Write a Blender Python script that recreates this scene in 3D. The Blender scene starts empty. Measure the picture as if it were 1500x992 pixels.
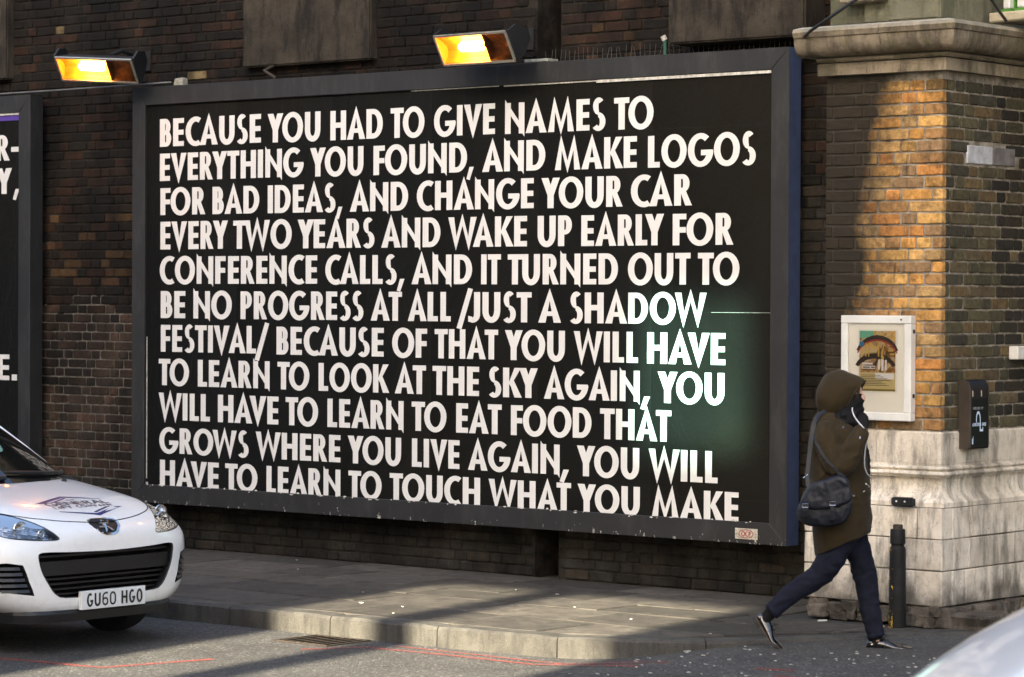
import bpy, bmesh, math, random
from mathutils import Vector, Matrix, noise
from mathutils.bvhtree import BVHTree
import numpy as np

random.seed(7)
C = bpy.context.scene
COL = C.collection
R = math.radians

# ------------------------------------------------------------------ camera
YAW, PITCH, ROLL = -0.6923, -0.0122, 0.0047
def cam_axes():
    cy, sy, cp, sp = math.cos(YAW), math.sin(YAW), math.cos(PITCH), math.sin(PITCH)
    f = Vector((sy*cp, cy*cp, sp)); r = Vector((cy, -sy, 0)); u = r.cross(f)
    cr, sr = math.cos(ROLL), math.sin(ROLL)
    return cr*r + sr*u, -sr*r + cr*u, f
_r, _u, _f = cam_axes()
cam_d = bpy.data.cameras.new('camera'); cam = bpy.data.objects.new('camera', cam_d); COL.objects.link(cam)
M = Matrix((( _r.x, _u.x, -_f.x, 17.2647), (_r.y, _u.y, -_f.y, -16.2013), (_r.z, _u.z, -_f.z, 1.9858), (0, 0, 0, 1)))
cam.matrix_world = M
cam_d.sensor_width = 36; cam_d.lens = 4270.44*36/1500; cam_d.clip_end = 2000; cam_d.clip_start = 0.1
cam_d.dof.use_dof = True; cam_d.dof.focus_distance = 20.0; cam_d.dof.aperture_fstop = 4.0
C.camera = cam

# ------------------------------------------------------------------ light
SUN_EL, SUN_DX = 27.0, 0.1675          # sun stands over the street opposite, slightly to the right
sun_dir = Vector((SUN_DX, -1, 0)).normalized()*math.cos(R(SUN_EL)) + Vector((0, 0, math.sin(R(SUN_EL))))
W = bpy.data.worlds.new('World'); C.world = W; W.use_nodes = True
nt = W.node_tree; bg = nt.nodes['Background']
sky = nt.nodes.new('ShaderNodeTexSky'); sky.sky_type = 'NISHITA'; sky.sun_disc = False
sky.sun_elevation = R(SUN_EL); sky.sun_rotation = math.atan2(sun_dir.x, sun_dir.y)
sky.air_density = 1.0; sky.dust_density = 4.5; sky.ozone_density = 0.9
nt.links.new(sky.outputs[0], bg.inputs[0]); bg.inputs[1].default_value = 0.098
sd = bpy.data.lights.new('sun', 'SUN'); sd.energy = 5.0; sd.angle = R(0.53); sd.color = (1, 0.89, 0.68)
so = bpy.data.objects.new('sun', sd); COL.objects.link(so)
so.rotation_euler = sun_dir.to_track_quat('Z', 'Y').to_euler()
C.view_settings.view_transform = 'Standard'; C.view_settings.look = 'None'
C.view_settings.exposure = 2.45; C.view_settings.gamma = 1

# ------------------------------------------------------------------ helpers
def tag(o, label=None, cat=None, group=None, kind=None):
    if label: o['label'] = label
    if cat: o['category'] = cat
    if group: o['group'] = group
    if kind: o['kind'] = kind
    return o
def empty(name, loc=(0, 0, 0), rz=0):
    o = bpy.data.objects.new(name, None); COL.objects.link(o); o.location = loc; o.rotation_euler = (0, 0, rz); return o
def link(name, me, parent=None, mats=()):
    o = bpy.data.objects.new(name, me); COL.objects.link(o)
    for m in mats: me.materials.append(m)
    if parent: o.parent = parent
    return o
def mesh(name, vs, fs, mat, parent=None, smooth=False, mi=None):
    me = bpy.data.meshes.new(name); me.from_pydata([tuple(v) for v in vs], [], fs)
    mats = mat if isinstance(mat, (list, tuple)) else [mat]
    o = link(name, me, parent, mats)
    if mi: me.polygons.foreach_set('material_index', mi)
    if smooth: me.polygons.foreach_set('use_smooth', [True]*len(me.polygons))
    me.update(); return o
class MB:
    """collects pieces for one mesh"""
    def __init__(s): s.v = []; s.f = []; s.m = []
    def add(s, vs, fs, m=0):
        b = len(s.v); s.v += [tuple(v) for v in vs]; s.f += [tuple(i+b for i in f) for f in fs]; s.m += [m]*len(fs); return s
    def box(s, x0, x1, y0, y1, z0, z1, m=0, c=0.0, jit=0.0):
        """box, optionally chamfered by c"""
        if c <= 0:
            vs = [(x, y, z) for x in (x0, x1) for y in (y0, y1) for z in (z0, z1)]
            fs = [(0,1,3,2),(4,6,7,5),(0,4,5,1),(2,3,7,6),(0,2,6,4),(1,5,7,3)]
            return s.add(vs, fs, m)
        bm = bmesh.new(); bmesh.ops.create_cube(bm, size=1)
        for v in bm.verts:
            v.co = Vector((x0 if v.co.x < 0 else x1, y0 if v.co.y < 0 else y1, z0 if v.co.z < 0 else z1))
            if jit: v.co += Vector((random.uniform(-jit, jit), random.uniform(-jit, jit), random.uniform(-jit, jit)))
        bmesh.ops.bevel(bm, geom=list(bm.edges), offset=c, segments=1 if c < .01 else 2, affect='EDGES', clamp_overlap=True)
        bm.verts.index_update()
        s.add([v.co for v in bm.verts], [[v.index for v in f.verts] for f in bm.faces], m); bm.free(); return s
    def tube(s, pts, r, n=8, m=0, cap=True):
        pts = [Vector(p) for p in pts]; rs = r if isinstance(r, (list, tuple)) else [r]*len(pts)
        vs = []; fs = []; up = None
        for i, p in enumerate(pts):
            t = (pts[min(i+1, len(pts)-1)] - pts[max(i-1, 0)]).normalized()
            if up is None: up = t.orthogonal().normalized()
            up = (up - t*up.dot(t)).normalized(); w = t.cross(up)
            for k in range(n):
                a = 2*math.pi*k/n; vs.append(p + rs[i]*(math.cos(a)*up + math.sin(a)*w))
        for i in range(len(pts)-1):
            for k in range(n):
                fs.append((i*n+k, i*n+(k+1) % n, (i+1)*n+(k+1) % n, (i+1)*n+k))
        if cap: fs.append(tuple(range(n-1, -1, -1))); fs.append(tuple((len(pts)-1)*n+k for k in range(n)))
        return s.add(vs, fs, m)
    def rings(s, rings, m=0, cap=True, closed=True):
        n = len(rings[0]); vs = [p for r in rings for p in r]; fs = []
        for i in range(len(rings)-1):
            for k in range(n if closed else n-1):
                fs.append((i*n+k, i*n+(k+1) % n, (i+1)*n+(k+1) % n, (i+1)*n+k))
        if cap: fs.append(tuple(range(n-1, -1, -1))); fs.append(tuple((len(rings)-1)*n+k for k in range(n)))
        return s.add(vs, fs, m)
    def build(s, name, mat, parent=None, smooth=False): return mesh(name, s.v, s.f, mat, parent, smooth, s.m if isinstance(mat, (list, tuple)) else None)
def fix_normals(o):
    bm = bmesh.new(); bm.from_mesh(o.data); bmesh.ops.recalc_face_normals(bm, faces=bm.faces); bm.to_mesh(o.data); bm.free()
def autosmooth(o, ang=35):
    me = o.data; bm = bmesh.new(); bm.from_mesh(me)
    for f in bm.faces: f.smooth = True
    for e in bm.edges:
        if len(e.link_faces) == 2 and e.calc_face_angle(0) > R(ang): e.smooth = False
    bm.to_mesh(me); bm.free()
def apply_mods(o):
    dg = bpy.context.evaluated_depsgraph_get(); dg.update()
    me = bpy.data.meshes.new_from_object(o.evaluated_get(dg)); old = o.data; o.modifiers.clear(); o.data = me; return o

# ------------------------------------------------------------------ materials
class N:
    def __init__(s, name):
        s.m = bpy.data.materials.new(name); s.m.use_nodes = True; s.t = s.m.node_tree
        s.b = s.t.nodes['Principled BSDF']; s._pos = None
    def n(s, typ, **kw):
        nd = s.t.nodes.new(typ)
        for k, v in kw.items():
            if k.startswith('i_'):
                key = k[2:]; nd.inputs[int(key) if key.isdigit() else key].default_value = v
            else: setattr(nd, k, v)
        return nd
    def l(s, a, b): s.t.links.new(a, b)
    def pos(s):
        if s._pos is None: s._pos = s.n('ShaderNodeNewGeometry').outputs['Position']
        return s._pos
    def noise(s, scale, detail=4, rough=.55, stretch=None, vec=None, dist=0):
        v = vec or s.pos()
        if stretch:
            mp = s.n('ShaderNodeMapping'); mp.inputs['Scale'].default_value = stretch; s.l(v, mp.inputs[0]); v = mp.outputs[0]
        nd = s.n('ShaderNodeTexNoise'); nd.inputs['Scale'].default_value = scale; nd.inputs['Detail'].default_value = detail
        nd.inputs['Roughness'].default_value = rough; nd.inputs['Distortion'].default_value = dist; s.l(v, nd.inputs['Vector'])
        return nd.outputs['Fac']
    def ramp(s, fac, stops, interp='LINEAR'):
        r = s.n('ShaderNodeValToRGB'); r.color_ramp.interpolation = interp; e = r.color_ramp.elements
        while len(e) < len(stops): e.new(.5)
        for k, (p, c) in enumerate(stops):
            e[k].position = p; e[k].color = (c, c, c, 1) if isinstance(c, (int, float)) else (*c, 1)
        s.l(fac, r.inputs[0]); return r.outputs[0]
    def mix(s, fac, a, b, mode='MIX'):
        m = s.n('ShaderNodeMix', data_type='RGBA', blend_type=mode)
        for ix, val in ((0, fac), (6, a), (7, b)):
            sock = m.inputs[ix]
            if isinstance(val, bpy.types.NodeSocket): s.l(val, sock)
            elif isinstance(val, (int, float)): sock.default_value = val if ix == 0 else (val, val, val, 1)
            else: sock.default_value = (*val, 1)
        return m.outputs[2]
    def math(s, op, a, b=0.0, c=None):
        m = s.n('ShaderNodeMath', operation=op)
        for i, v in enumerate((a, b) if c is None else (a, b, c)):
            if isinstance(v, bpy.types.NodeSocket): s.l(v, m.inputs[i])
            else: m.inputs[i].default_value = v
        return m.outputs[0]
    def sep(s):
        x = s.n('ShaderNodeSeparateXYZ'); s.l(s.pos(), x.inputs[0]); return x.outputs
    def out(s, col=None, rough=None, bump=None, bs=.3, bd=.01, metal=None, **kw):
        for key, v in (('Base Color', col), ('Roughness', rough), ('Metallic', metal)):
            if v is None: continue
            if isinstance(v, bpy.types.NodeSocket): s.l(v, s.b.inputs[key])
            else: s.b.inputs[key].default_value = (*v, 1) if key == 'Base Color' else v
        for k, v in kw.items():
            s.b.inputs[k.replace('_', ' ')].default_value = v
        if bump is not None:
            b = s.n('ShaderNodeBump'); b.inputs['Strength'].default_value = bs; b.inputs['Distance'].default_value = bd
            s.l(bump, b.inputs['Height']); s.l(b.outputs[0], s.b.inputs['Normal'])
        return s.m

def simple(name, col, rough=.5, metal=0, var=.25, scale=6, bump=0.0, bscale=80, **kw):
    n = N(name); f = n.noise(scale, 5)
    a = tuple(c*(1-var) for c in col); b = tuple(min(1, c*(1+var)) for c in col)
    c = n.ramp(f, [(.3, a), (.7, b)])
    return n.out(c, rough, bump=n.noise(bscale, 3) if bump else None, bs=bump, bd=.004, metal=metal, **kw)

def brick_mat(name, use_attr):
    n = N(name)
    if use_attr: col = n.n('ShaderNodeAttribute', attribute_name='tint').outputs['Color']
    else: col = n.n('ShaderNodeObjectInfo').outputs['Color']
    f1 = n.ramp(n.noise(28, 5, .65), [(.3, .6), (.7, 1.35)])
    c = n.mix(1.0, col, f1, 'MULTIPLY')
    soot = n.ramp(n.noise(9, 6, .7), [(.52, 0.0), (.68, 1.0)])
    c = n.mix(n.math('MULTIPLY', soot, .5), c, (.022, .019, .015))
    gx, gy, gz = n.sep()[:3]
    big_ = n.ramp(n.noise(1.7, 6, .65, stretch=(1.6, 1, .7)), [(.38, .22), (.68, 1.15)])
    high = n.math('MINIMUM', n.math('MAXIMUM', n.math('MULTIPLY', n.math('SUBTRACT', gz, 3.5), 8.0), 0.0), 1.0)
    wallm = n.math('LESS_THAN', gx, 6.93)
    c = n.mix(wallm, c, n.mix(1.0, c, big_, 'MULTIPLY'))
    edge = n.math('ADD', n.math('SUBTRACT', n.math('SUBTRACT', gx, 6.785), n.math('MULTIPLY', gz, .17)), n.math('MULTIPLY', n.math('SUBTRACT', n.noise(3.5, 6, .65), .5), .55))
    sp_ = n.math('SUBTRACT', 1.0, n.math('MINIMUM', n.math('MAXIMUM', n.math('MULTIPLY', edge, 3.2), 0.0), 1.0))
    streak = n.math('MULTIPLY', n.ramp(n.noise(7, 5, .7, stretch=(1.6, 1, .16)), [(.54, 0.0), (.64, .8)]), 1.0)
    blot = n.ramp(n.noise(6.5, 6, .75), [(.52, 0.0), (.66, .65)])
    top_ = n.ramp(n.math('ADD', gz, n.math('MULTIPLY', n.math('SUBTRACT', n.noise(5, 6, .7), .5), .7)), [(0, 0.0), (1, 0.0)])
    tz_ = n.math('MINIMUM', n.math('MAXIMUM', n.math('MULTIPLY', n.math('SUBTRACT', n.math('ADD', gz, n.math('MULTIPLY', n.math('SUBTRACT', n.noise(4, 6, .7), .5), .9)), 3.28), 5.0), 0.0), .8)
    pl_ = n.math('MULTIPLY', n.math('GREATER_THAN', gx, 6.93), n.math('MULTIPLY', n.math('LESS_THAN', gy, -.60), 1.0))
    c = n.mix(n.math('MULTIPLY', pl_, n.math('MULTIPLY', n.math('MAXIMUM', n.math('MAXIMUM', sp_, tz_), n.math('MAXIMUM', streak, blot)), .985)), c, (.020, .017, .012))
    salt = n.ramp(n.noise(60, 4, .7), [(.68, 0.0), (.78, 1.0)])
    c = n.mix(n.math('MULTIPLY', salt, .35), c, (.30, .26, .20))
    h = n.math('ADD', n.noise(90, 5, .7), n.math('MULTIPLY', n.noise(22, 4, .6), 1.6))
    return n.out(c, .9, bump=h, bs=.7, bd=.006, Specular_IOR_Level=.25)
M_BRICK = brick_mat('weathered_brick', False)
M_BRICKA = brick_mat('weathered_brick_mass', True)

def mortar_mat():
    n = N('lime_mortar'); x, y, z = n.sep()[:3]
    # pale pointing on the pier and low on the gap wall; soot-black pointing elsewhere
    pier = n.math('MULTIPLY', n.math('GREATER_THAN', x, 6.93), n.math('LESS_THAN', y, .9))
    f = n.noise(3, 5, .6)
    ed = n.math('ADD', z, n.math('MULTIPLY', n.math('SUBTRACT', f, .5), 1.1))
    low = n.math('MULTIPLY', n.math('MULTIPLY', n.math('LESS_THAN', ed, 1.95), n.math('GREATER_THAN', z, .42)), n.math('LESS_THAN', x, 0))
    f2 = n.noise(11, 5, .65)
    dark = n.ramp(f2, [(.35, (.012, .010, .008)), (.7, (.055, .045, .035))])
    pale = n.ramp(f2, [(.32, (.09, .075, .055)), (.62, (.38, .34, .28))])
    lowc = n.ramp(f2, [(.32, (.05, .045, .038)), (.6, (.19, .175, .15))])
    xs = n.ramp(n.math('ADD', x, n.math('MULTIPLY', n.math('SUBTRACT', n.noise(4, 4), .5), .5)), [(0, 0.0), (1, 1.0)])
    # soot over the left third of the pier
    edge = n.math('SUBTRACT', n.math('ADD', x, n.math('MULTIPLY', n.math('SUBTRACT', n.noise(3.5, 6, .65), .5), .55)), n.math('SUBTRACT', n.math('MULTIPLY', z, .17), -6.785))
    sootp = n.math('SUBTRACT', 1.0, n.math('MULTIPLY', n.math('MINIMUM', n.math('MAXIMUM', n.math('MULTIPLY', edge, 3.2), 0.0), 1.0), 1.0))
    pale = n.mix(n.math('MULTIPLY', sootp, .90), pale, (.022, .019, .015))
    dark = n.mix(1.0, dark, n.ramp(n.noise(1.7, 6, .65, stretch=(1.6, 1, .7)), [(.38, .25), (.68, 1.1)]), 'MULTIPLY')
    c = n.mix(low, dark, lowc); c = n.mix(pier, c, pale)
    return n.out(c, .95, bump=n.noise(120, 4, .7), bs=.8, bd=.006, Specular_IOR_Level=.2)
M_MORTAR = mortar_mat()

def stone_mat(name, a, b, stainc, stain=.5, obj=True):
    n = N(name); c = n.ramp(n.noise(4, 6, .6), [(.3, a), (.7, b)])
    if obj:
        r = n.n('ShaderNodeObjectInfo').outputs['Random']; c = n.mix(1.0, c, n.ramp(r, [(0, .82), (1, 1.1)]), 'MULTIPLY')
    st = n.ramp(n.noise(3.2, 7, .72, stretch=(2.4, 2.4, .55)), [(.46, 0.0), (.60, 1.0)])
    c = n.mix(n.math('MULTIPLY', st, stain), c, stainc)
    sp = n.ramp(n.noise(38, 5, .75), [(.6, 0.0), (.72, 1.0)])
    c = n.mix(n.math('MULTIPLY', sp, .45), c, stainc)
    cr = n.noise(5, 3, .5, dist=2.5); crk = n.math('LESS_THAN', n.math('ABSOLUTE', n.math('SUBTRACT', cr, .5)), .0035); c = n.mix(n.math('MULTIPLY', crk, .55), c, stainc)
    return n, c
def finish_stone(n, c, **kw):
    h = n.math('ADD', n.noise(45, 6, .7), n.math('MULTIPLY', n.noise(9, 5, .6), 2))
    return n.out(c, .88, bump=h, bs=.55, bd=.008, Specular_IOR_Level=.3, **kw)
n, c = stone_mat('portland_stone', (.57, .495, .39), (.87, .79, .67), (.085, .077, .062), .62); 
z = n.sep()[2]
dirt = n.ramp(n.math('ADD', z, n.math('MULTIPLY', n.math('SUBTRACT', n.noise(7, 5), .5), .45)), [(.12, 1.0), (.3, 0.0)])
c = n.mix(n.math('MULTIPLY', dirt, .8), c, (.055, .047, .038))
M_STONE = finish_stone(n, c)
n, c = stone_mat('mossy_cornice_stone', (.15, .12, .085), (.34, .28, .20), (.045, .038, .028), .7)
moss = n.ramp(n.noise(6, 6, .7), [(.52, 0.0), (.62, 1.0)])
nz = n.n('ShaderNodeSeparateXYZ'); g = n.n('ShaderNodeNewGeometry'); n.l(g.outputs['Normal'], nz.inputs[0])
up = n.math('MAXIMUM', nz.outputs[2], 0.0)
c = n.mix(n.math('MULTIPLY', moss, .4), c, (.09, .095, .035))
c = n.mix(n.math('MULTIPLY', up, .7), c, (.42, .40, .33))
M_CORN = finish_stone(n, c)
n, c = stone_mat('sooty_stone', (.022, .018, .012), (.060, .048, .034), (.008, .006, .005), .85); M_SOOT = finish_stone(n, c)
n, c = stone_mat('frieze_stone', (.11, .105, .07), (.19, .18, .125), (.05, .055, .03), .6); M_FRIEZE = finish_stone(n, c)
n, c = stone_mat('rubble_stone', (.05, .043, .035), (.20, .17, .135), (.015, .013, .011), .7); M_RUBBLE = finish_stone(n, c)
n, c = stone_mat('granite_kerb', (.045, .041, .034), (.090, .084, .070), (.018, .016, .014), .6)
sp = n.ramp(n.noise(230, 3, .8), [(.45, .75), (.62, 1.35)]); c = n.mix(1.0, c, sp, 'MULTIPLY')
M_KERB = n.out(c, .8, bump=n.noise(120, 5, .7), bs=.5, bd=.006)
n, c = stone_mat('paving_slab', (.050, .044, .036), (.090, .080, .065), (.022, .020, .018), .6)
sp = n.ramp(n.noise(150, 3, .8), [(.42, .85), (.65, 1.2)]); c = n.mix(1.0, c, sp, 'MULTIPLY')
gum = n.ramp(n.noise(13, 3, .4), [(.69, 0.0), (.71, 1.0)]); c = n.mix(n.math('MULTIPLY', gum, .5), c, (.16, .15, .135))
rs = n.ramp(n.n('ShaderNodeObjectInfo').outputs['Random'], [(0, .7), (1, 1.2)]); c = n.mix(1.0, c, rs, 'MULTIPLY')
M_SLAB = n.out(c, .82, bump=n.math('ADD', n.noise(160, 4, .7), n.noise(20, 4)), bs=.3, bd=.005, Specular_IOR_Level=.35)
M_JOINT = simple('dark_joint_grit', (.03, .028, .025), .95, bump=.5)
def asphalt():
    n = N('worn_asphalt'); c = n.ramp(n.noise(1.6, 6, .6), [(.3, (.050, .048, .045)), (.7, (.088, .085, .078))])
    v = n.n('ShaderNodeTexVoronoi'); v.inputs['Scale'].default_value = 75; n.l(n.pos(), v.inputs['Vector'])
    ag = n.n('ShaderNodeSeparateColor'); n.l(v.outputs['Color'], ag.inputs[0])
    c = n.mix(1.0, c, n.ramp(ag.outputs[0], [(0, .55), (.75, 1.1), (.93, 1.3), (.97, 2.3)]), 'MULTIPLY')
    st = n.ramp(n.noise(5, 6, .7), [(.55, 0.0), (.7, 1.0)]); c = n.mix(n.math('MULTIPLY', st, .4), c, (.035, .034, .033))
    h = n.math('SUBTRACT', n.noise(180, 3, .7), v.outputs['Distance'])
    return n.out(c, .85, bump=h, bs=.6, bd=.008, Specular_IOR_Level=.35)
M_ROAD = asphalt()
def redpaint():
    n = N('worn_red_road_paint'); m = n.ramp(n.noise(70, 5, .75), [(.42, 0.0), (.62, 1.0)])
    n.out(n.ramp(n.noise(5, 4), [(.3, (.34, .05, .035)), (.7, (.46, .08, .055))]), .8, bump=n.noise(160, 3), bs=.4)
    tr = n.n('ShaderNodeBsdfTransparent'); mx = n.n('ShaderNodeMixShader'); o = n.t.nodes['Material Output']
    n.l(m, mx.inputs[0]); n.l(tr.outputs[0], mx.inputs[1]); n.l(n.b.outputs[0], mx.inputs[2]); n.l(mx.outputs[0], o.inputs[0]); return n.m
M_RED = redpaint()

def frame_mat():
    n = N('charcoal_painted_timber'); x, y, z = n.sep()[:3]
    c = n.ramp(n.noise(3, 6, .6), [(.3, (.014, .014, .0145)), (.7, (.024, .024, .0242))])
    # paint chipped down to a pale undercoat, mostly along the lower rail
    zone = n.ramp(n.math('ADD', n.math('MULTIPLY', z, .28), 0.0), [(.10, 1.0), (.17, .52), (.9, .30)])
    chips = n.math('GREATER_THAN', n.math('MULTIPLY', n.noise(26, 4, .62, stretch=(1.3, 1.3, .6)), zone), .605)
    c = n.mix(chips, c, (.52, .49, .43))
    dust = n.ramp(n.noise(12, 5, .7, stretch=(1, 1, .25)), [(.5, 0.0), (.75, 1.0)])
    c = n.mix(n.math('MULTIPLY', dust, .12), c, (.2, .19, .18))
    return n.out(c, .55, bump=n.math('ADD', n.noise(60, 4), n.math('MULTIPLY', chips, -1.0)), bs=.25, bd=.003)
M_FRAME = frame_mat()
M_SKYSIDE = simple('skylight_blue_edge', (.062, .090, .19), .55, var=.15, scale=8, bump=.2)  # blue skylight put into the colour of the right rail's outer face
def poster_mat():
    n = N('black_poster_paper'); x, y, z = n.sep()[:3]
    brown = n.ramp(n.math('ADD', n.noise(.55, 5, .6, dist=.4), n.math('MULTIPLY', n.math('ADD', n.math('MULTIPLY', x, .05), n.math('MULTIPLY', z, .10)), .6)), [(.62, (.0098, .0104, .0100)), (.92, (.0135, .0120, .0092))])  # brown reflection of the street painted in towards the upper right
    sheet = n.ramp(n.math('FRACT', n.math('DIVIDE', x, 1.016)), [(0, .85), (.49, 1.0), (.5, 1.0), (1, 1.12)])
    c = n.mix(1.0, brown, sheet, 'MULTIPLY')
    fr = n.math('FRACT', n.math('DIVIDE', x, 1.016)); seam = n.math('LESS_THAN', fr, .0025); c = n.mix(n.math('MULTIPLY', seam, .7), c, (.03, .03, .028))
    zs_ = n.math('LESS_THAN', n.math('FRACT', n.math('DIVIDE', n.math('ADD', z, .615), 1.27)), .0016); c = n.mix(n.math('MULTIPLY', zs_, .6), c, (.03, .03, .028))
    sm = n.ramp(n.noise(14, 6, .75, stretch=(1, 1, .3)), [(.62, 0.0), (.8, 1.0)]); c = n.mix(n.math('MULTIPLY', sm, .2), c, (.045, .042, .035))
    h = n.math('ADD', n.noise(5, 5, .6, dist=1.2, stretch=(1, 1, .5)), n.math('MULTIPLY', n.noise(40, 4), .15))
    return n.out(c, n.ramp(n.noise(3, 5), [(.3, .28), (.7, .46)]), bump=h, bs=.6, bd=.02, Specular_IOR_Level=.08)
M_POSTER = poster_mat()
def letter_mat():
    n = N('white_print'); c = n.ramp(n.noise(2.5, 6, .6), [(.3, (.70, .685, .66)), (.7, (.76, .745, .72))])
    sm = n.ramp(n.noise(20, 6, .75, stretch=(1, 1, .4)), [(.6, 0.0), (.8, 1.0)]); c = n.mix(n.math('MULTIPLY', sm, .15), c, (.50, .48, .44))
    h = n.noise(5, 5, .6, dist=1.2, stretch=(1, 1, .5))
    return n.out(c, .45, bump=h, bs=.08, bd=.02, Specular_IOR_Level=.35)
M_WHITE = letter_mat()
M_BLACKPL = simple('black_plastic', (.012, .012, .013), .45, var=.2)
M_BLACKMET = simple('black_painted_iron', (.014, .014, .014), .6, bump=.4, bscale=60, Specular_IOR_Level=.25)
M_SILVER = simple('satin_aluminium', (.70, .69, .65), .45, .15, var=.1, bump=.1)
M_CHROME = simple('chrome', (.75, .75, .75), .12, 1.0, var=.05)
# ------------------------------------------------------------------ geometric capitals (cap height 1)
S, B = .268, .176                      # stem, bar
def _rect(x0, y0, x1, y1): return [(x0, y0), (x1, y0), (x1, y1), (x0, y1)]
def _arc(cx, cy, rx, ry, a0, a1, sx=S, sy=B, n=14):
    out = []; 
    n = max(3, int(abs(a1-a0)/360*26))
    for i in range(n):
        t0, t1 = R(a0+(a1-a0)*i/n), R(a0+(a1-a0)*(i+1)/n)
        o0 = (cx+rx*math.cos(t0), cy+ry*math.sin(t0)); o1 = (cx+rx*math.cos(t1), cy+ry*math.sin(t1))
        i0 = (cx+(rx-sx)*math.cos(t0), cy+(ry-sy)*math.sin(t0)); i1 = (cx+(rx-sx)*math.cos(t1), cy+(ry-sy)*math.sin(t1))
        out.append([i0, o0, o1, i1])
    return out
def _D(x0, y0, x1, y1, sx=S, sy=B*.92):  # closed bowl on a stem: bars + half ellipse
    ry = (y1-y0)/2; xr = min(x1-x0, ry*1.02)*.92; xm = x1-xr
    return [_rect(x0, y1-sy, xm, y1), _rect(x0, y0, xm, y0+sy)] + _arc(xm, (y0+y1)/2, xr, ry, -90, 90, sx, sy)
def glyph(ch):
    s, b = S, B
    if ch == 'A':
        w = .92; p = 1.13
        return w, [[(0, 0), (s+.03, 0), (.50*w+.012, .78), (.5*w, p)], [(w-s-.03, 0), (w, 0), (.5*w, p), (.5*w-.012, .78)], _rect(.24, .22, w-.24, .37)]
    if ch == 'B': return .60, [_rect(0, 0, s, 1)] + _D(s, .50-b*.46, .555, 1, s*.92) + _D(s, 0, .60, .50+b*.46, s)
    if ch == 'C': return .78, _arc(.53, .5, .53, .53, 60, 300, s, b+.002)
    if ch == 'D': return .82, [_rect(0, 0, s, 1)] + _D(s, 0, .82, 1, s, b)
    if ch == 'E': return .56, [_rect(0, 0, s, 1), _rect(s, 1-b, .56, 1), _rect(s, .405, .54, .405+b), _rect(s, 0, .56, b)]
    if ch == 'F': return .54, [_rect(0, 0, s, 1), _rect(s, 1-b, .54, 1), _rect(s, .40, .52, .40+b)]
    if ch == 'G': return 1.04, _arc(.53, .5, .53, .53, 50, 356, s, b+.002) + [_rect(.545, .335, 1.035, .505)]
    if ch == 'H': return .80, [_rect(0, 0, s, 1), _rect(.80-s, 0, .80, 1), _rect(s, .42, .80-s, .42+b)]
    if ch == 'I': return s, [_rect(0, 0, s, 1)]
    if ch == 'J': return .44, [_rect(.44-s, .22, .44, 1)] + _arc(.10, .24, .34, .27, -90, 0, s, b) + [[(-.08, .01), (.10, -.03), (.10, .165), (-.08, .20)]]
    if ch == 'K': return .80, [_rect(0, 0, s, 1), [(s-.02, .48), (.50, 1), (.78, 1), (s+.06, .38)], [(s+.02, .50), (.80-.30, 0), (.82, 0), (s+.16, .64)]]
    if ch == 'L': return .50, [_rect(0, 0, s, 1), _rect(s, 0, .50, b)]
    if ch == 'M':
        w = 1.12
        return w, [[(0, 0), (s, 0), (.315, .92), (.27, 1.13)], [(.27, 1.13), (.25, .78), (w/2, -.10), (w/2, .30)], [(w-.27, 1.13), (w-.25, .78), (w/2, -.10), (w/2, .30)], [(w-s, 0), (w, 0), (w-.27, 1.13), (w-.315, .92)]]
    if ch == 'N':
        w = .86
        return w, [_rect(0, 0, s*.94, 1), _rect(w-s*.94, 0, w, 1), [(0, 1.11), (0, .87), (w, -.11), (w, .13)]]
    if ch == 'O': return 1.06, _arc(.53, .5, .53, .53, 0, 360, s, b+.002)
    if ch == 'P': return .60, [_rect(0, 0, s, 1)] + _D(s, .38, .60, 1, s*.95, b*.85)
    if ch == 'R': return .66, [_rect(0, 0, s, 1)] + _D(s, .42, .60, 1, s*.95, b*.85) + [[(.22, .50), (.44, 0), (.70, 0), (.44, .50)]]
    if ch == 'S':
        return .60, _arc(.31, .755, .245, .275, 42, 272, s*.86, b*.86) + _arc(.29, .265, .305, .295, -140, 92, s*.9, b*.88)
    if ch == 'T': return .64, [_rect(.32-s/2, 0, .32+s/2, 1), _rect(0, 1-b, .64, 1)]
    if ch == 'U': return .78, [_rect(0, .36, s, 1), _rect(.78-s, .36, .78, 1)] + _arc(.39, .37, .39, .40, 180, 360, s, b+.02)
    if ch == 'V': return .86, [[(0, 1), (s+.03, 1), (.455, .30), (.43, -.12)], [(.86-s-.03, 1), (.86, 1), (.43, -.12), (.405, .30)]]
    if ch == 'W':
        w = 1.28; q = w/4
        return w, [[(0, 1), (s, 1), (q+.065, .28), (q+.03, -.12)], [(q+.03, -.12), (q+.01, .22), (w/2, 1.12), (w/2, .72)], [(w-q-.03, -.12), (w-q-.01, .22), (w/2, 1.12), (w/2, .72)], [(w, 1), (w-s, 1), (w-q-.065, .28), (w-q-.03, -.12)]]
    if ch == 'Y': return .80, [_rect(.40-s/2, 0, .40+s/2, .50), [(0, 1), (s+.03, 1), (.40+s/2, .47), (.40-s/2, .42)], [(.80-s-.03, 1), (.80, 1), (.40+s/2, .42), (.40-s/2, .47)]]
    if ch == ',': return .34, [[(.0, -.22), (.15, -.26), (.34, .18), (.14, .18)]]
    if ch == '.': return .25, [_rect(0, 0, .23, .23)]
    if ch == '-': return .36, [_rect(0, .33, .36, .52)]
    if ch == '/': return .56, [[(.0, -.22), (.17, -.26), (.56, 1.10), (.40, 1.14)]]
    if ch == '6': return .60, _arc(.30, .31, .30, .32, 0, 360, s*.75, b*.8) + _arc(.34, .62, .34, .40, 80, 180, s*.75, b*.8) + [_rect(0, .30, s*.75, .64), _rect(.33, 1.02-b*.8, .54, 1.02)]
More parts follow.
